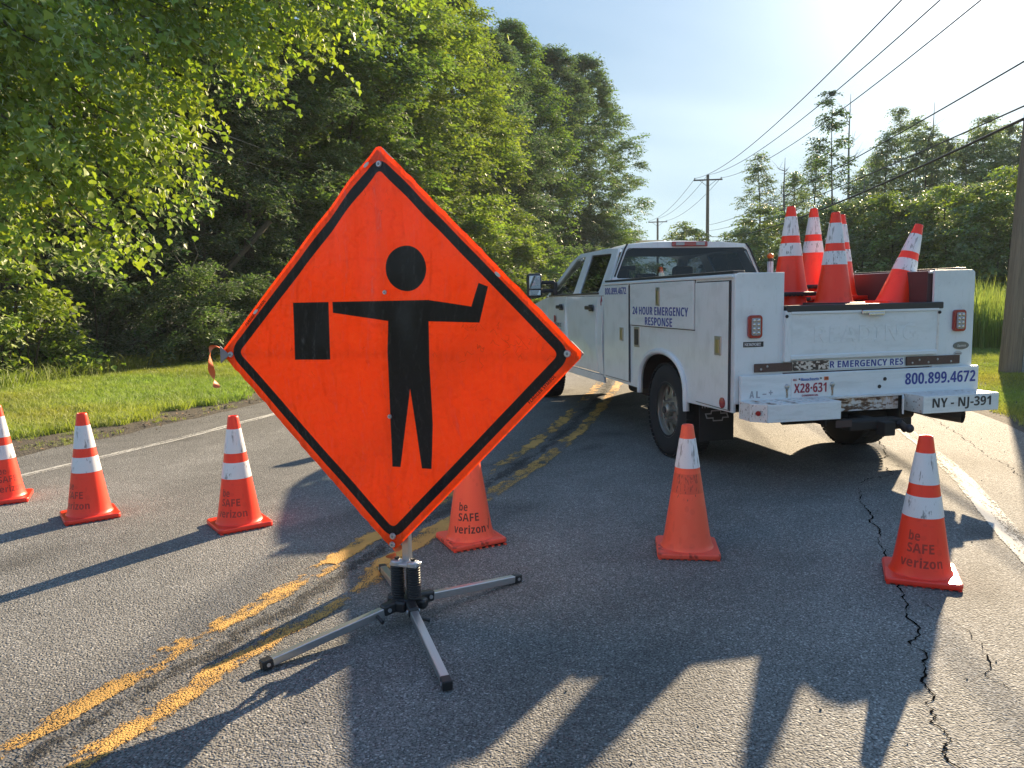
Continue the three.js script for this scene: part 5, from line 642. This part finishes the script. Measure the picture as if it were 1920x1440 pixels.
  const snag = (px, d, h, l, n) => { const u = (px - 960) / 1442, L = Math.hypot(1, u), x = u / L * d, z = -d / L, g = [tube([[x, 0, z], [x + 0.15, h * 0.5, z], [x + 0.05, h * 0.8, z], [x + 0.1, h, z]], [0.13, 0.09, 0.05, 0.012], 6)]; for (let k = 0; k < n; k++) { const y = h * rr(0.45, 0.92), a = rnd() * 6.28, R = rr(0.8, 2.0) * (1.25 - y / h), e = [x + Math.cos(a) * R, y + R * rr(0.4, 1.2), z + Math.sin(a) * R]; g.push(tube([[x + 0.08, y, z], [x + Math.cos(a) * R * 0.55, y + R * 0.25, z + Math.sin(a) * R * 0.55], e], [0.035, 0.022, 0.006], 5)); for (let q = 0; q < 2; q++) g.push(tube([[x + Math.cos(a) * R * 0.6, y + R * 0.3, z + Math.sin(a) * R * 0.6], [e[0] + rr(-0.6, 0.6), e[1] + rr(-0.2, 0.5), e[2] + rr(-0.5, 0.5)]], [0.014, 0.004], 4)); } tag(mesh('dead_tree', join(...g), deadWood), l, 'dead tree', 'bare dead trees at right'); };
  snag(1465, 55, 10.2, 'bare dead tree with spreading branches right of the distant pole', 14); snag(1582, 58, 14.5, 'tall pale dead tree beside the lone spindly tree', 12); snag(1612, 60, 9.5, 'short dead tree right of the lone spindly tree', 8); snag(1735, 66, 15, 'bare dead tree among the tall trees at right', 9); snag(1385, 58, 6, 'small dead tree just right of the distant pole', 7);
}
// grass: blades as instanced tufts
function tuftGeo(n, h, w, spread, lean) { const pos = [], idx = []; for (let k = 0; k < n; k++) { const a = rnd() * 6.283, R = Math.sqrt(rnd()) * spread, x = Math.cos(a) * R, z = Math.sin(a) * R, b = rnd() * 6.283, l = h * rr(0.5, 1.2), q = lean * rr(0.2, 1.2) * l, c = rnd() * 6.283, wx = Math.cos(c) * w / 2, wz = Math.sin(c) * w / 2, dx = Math.cos(b) * q, dz = Math.sin(b) * q, o = pos.length / 3; pos.push(x - wx, 0, z - wz, x + wx, 0, z + wz, x + dx * 0.35 - wx * 0.8, l * 0.6, z + dz * 0.35 - wz * 0.8, x + dx * 0.35 + wx * 0.8, l * 0.6, z + dz * 0.35 + wz * 0.8, x + dx, l * (1 - lean * 0.25), z + dz); idx.push(o, o + 1, o + 2, o + 1, o + 3, o + 2, o + 2, o + 3, o + 4); } const g = new THREE.BufferGeometry(); g.setAttribute('position', new THREE.Float32BufferAttribute(pos, 3)); g.setIndex(idx); g.computeVertexNormals(); return g; }
function grassField(name, label, n, geo, where, colour) { const im = new THREE.InstancedMesh(geo, grassMat, n); im.castShadow = im.receiveShadow = true; let k = 0, guard = 0; while (k < n && guard++ < n * 12) { const q = where(); if (!q) continue; E3.set(0, rnd() * 6.283, 0); Q.setFromEuler(E3); const s = q[2] * rr(0.7, 1.25); M4.compose(vec(q[0], q[3] ?? -0.02, q[1]), Q, vec(s, s * rr(0.8, 1.2), s)); im.setMatrixAt(k, M4); const v = rr(0.8, 1.2) * (0.75 + 0.5 * fbm(q[0] * 0.8, q[1] * 0.8, 3, 661)), y = fbm(q[0] * 0.5 + 9, q[1] * 0.5, 3, 663); im.setColorAt(k, COL.setRGB(colour[0] * v * (0.7 + 0.7 * y), colour[1] * v, colour[2] * v)); k++; } im.count = k; im.name = numbered(name); scene.add(im); im.userData.kind = 'stuff'; tag(im, label, 'grass'); }
const tuft = tuftGeo(9, 0.14, 0.008, 0.06, 0.8), tuftLow = tuftGeo(12, 0.045, 0.006, 0.07, 0.6), reed = tuftGeo(6, 1.5, 0.028, 0.16, 0.25);
grassField('verge_grass', 'sunlit uncut grass along the left side of the road', 62000, tuft, () => { const t = 4 + 46 * Math.pow(rnd(), 1.7), o = -4.85 - 7.3 * rnd(); const e = -5.0 - 0.95 * fbm(t * 1.6, 2, 4, 671); if (o > e && rnd() > 0.16 * sst(0.45, 0.6, fbm(t * 2.5, o * 3, 3, 675)) * 2.5) return null; const [x, z] = course(t, o); return [x, z, (0.65 + 0.6 * fbm(x * 0.7, z * 0.7, 3, 673)) * (o > e ? 0.5 : 1)]; }, [0.24, 0.34, 0.035]);
grassField('verge_weeds', 'longer weeds where the left grass meets the wood', 5000, tuftGeo(8, 0.38, 0.014, 0.14, 0.7), () => { const t = 8 + 30 * rnd(), [x, z] = course(t, -10.2 - 1.8 * rnd()); return [x, z, rr(0.5, 1.2)]; }, [0.2, 0.27, 0.03]);
grassField('lawn_grass', 'short mown grass right of the road behind the truck', 60000, tuftLow, () => { const t = 5 + 32 * Math.pow(rnd(), 1.4), [x, z] = course(t, 4.62 + 13 * Math.pow(rnd(), 1.3) + 0.15 * fbm(t * 2, 1, 3, 677)); return x / -z > 0.4 ? [x, z, rr(0.8, 1.4)] : null; }, [0.25, 0.3, 0.04]);
grassField('reed_bed', 'tall pale reeds behind the right rear corner of the truck', 7000, reed, () => { const d = rr(21.5, 32), u = rr(0.5, 0.8), L = Math.hypot(1, u); return [u / L * d, -d / L, rr(0.45, 0.85)]; }, [0.24, 0.31, 0.05]);
// loose grit and fallen leaves on the road and its edges
{ const grit = (name, label, n, geo, mat, where) => { const im = new THREE.InstancedMesh(geo, mat, n); im.castShadow = im.receiveShadow = true; for (let k = 0; k < n; k++) { const [x, z, s] = where(); E3.set(rnd() * 6, rnd() * 6, rnd() * 6); if (name === 'leaf_litter') E3.set(rr(-0.4, 0.4), rnd() * 6, rr(-0.4, 0.4)); Q.setFromEuler(E3); M4.compose(vec(x, s * 0.4, z), Q, vec(s, s * (name === 'leaf_litter' ? 1 : 0.7), s)); im.setMatrixAt(k, M4); const v = rr(0.5, 1.3); im.setColorAt(k, COL.setRGB(v, v, v)); } im.name = name; im.userData.kind = 'stuff'; tag(im, label, 'debris'); scene.add(im); };
  grit('loose_grit', 'loose grit scattered along the road edges and centre seam', 2600, new THREE.IcosahedronGeometry(1, 0), std(lin(0.14, 0.13, 0.115), 0.9), () => { const q = rnd(), t = 2 + 12 * Math.pow(rnd(), 1.5), o = q < 0.35 ? rr(-0.09, 0.09) : q < 0.6 ? -4.7 + rr(-0.35, 0.35) : q < 0.75 ? 4.2 + rr(-0.25, 0.3) : rr(-4, 4), [x, z] = course(t, o); return [x, z, rr(0.0015, 0.0055)]; });
  grit('leaf_litter', 'dry fallen leaves and twigs along the left road edge', 900, leafPatch([{ p: vec(-0.5, 0, 0), dir: vec(1, 0.1, 0), nrm: vec(0, 1, 0.1), len: 1, wid: 0.55, kind: 0 }]), std(lin(0.16, 0.1, 0.055), 0.9, { side: THREE.DoubleSide }), () => { const t = 5 + 22 * Math.pow(rnd(), 1.3), [x, z] = course(t, -4.95 + rr(-0.6, 0.45) * rnd()); return [x, z, rr(0.02, 0.06)]; }); }
scene.fog = new THREE.FogExp2(0xe8f0f8, 0.00045);
renderer.render(scene, camera);
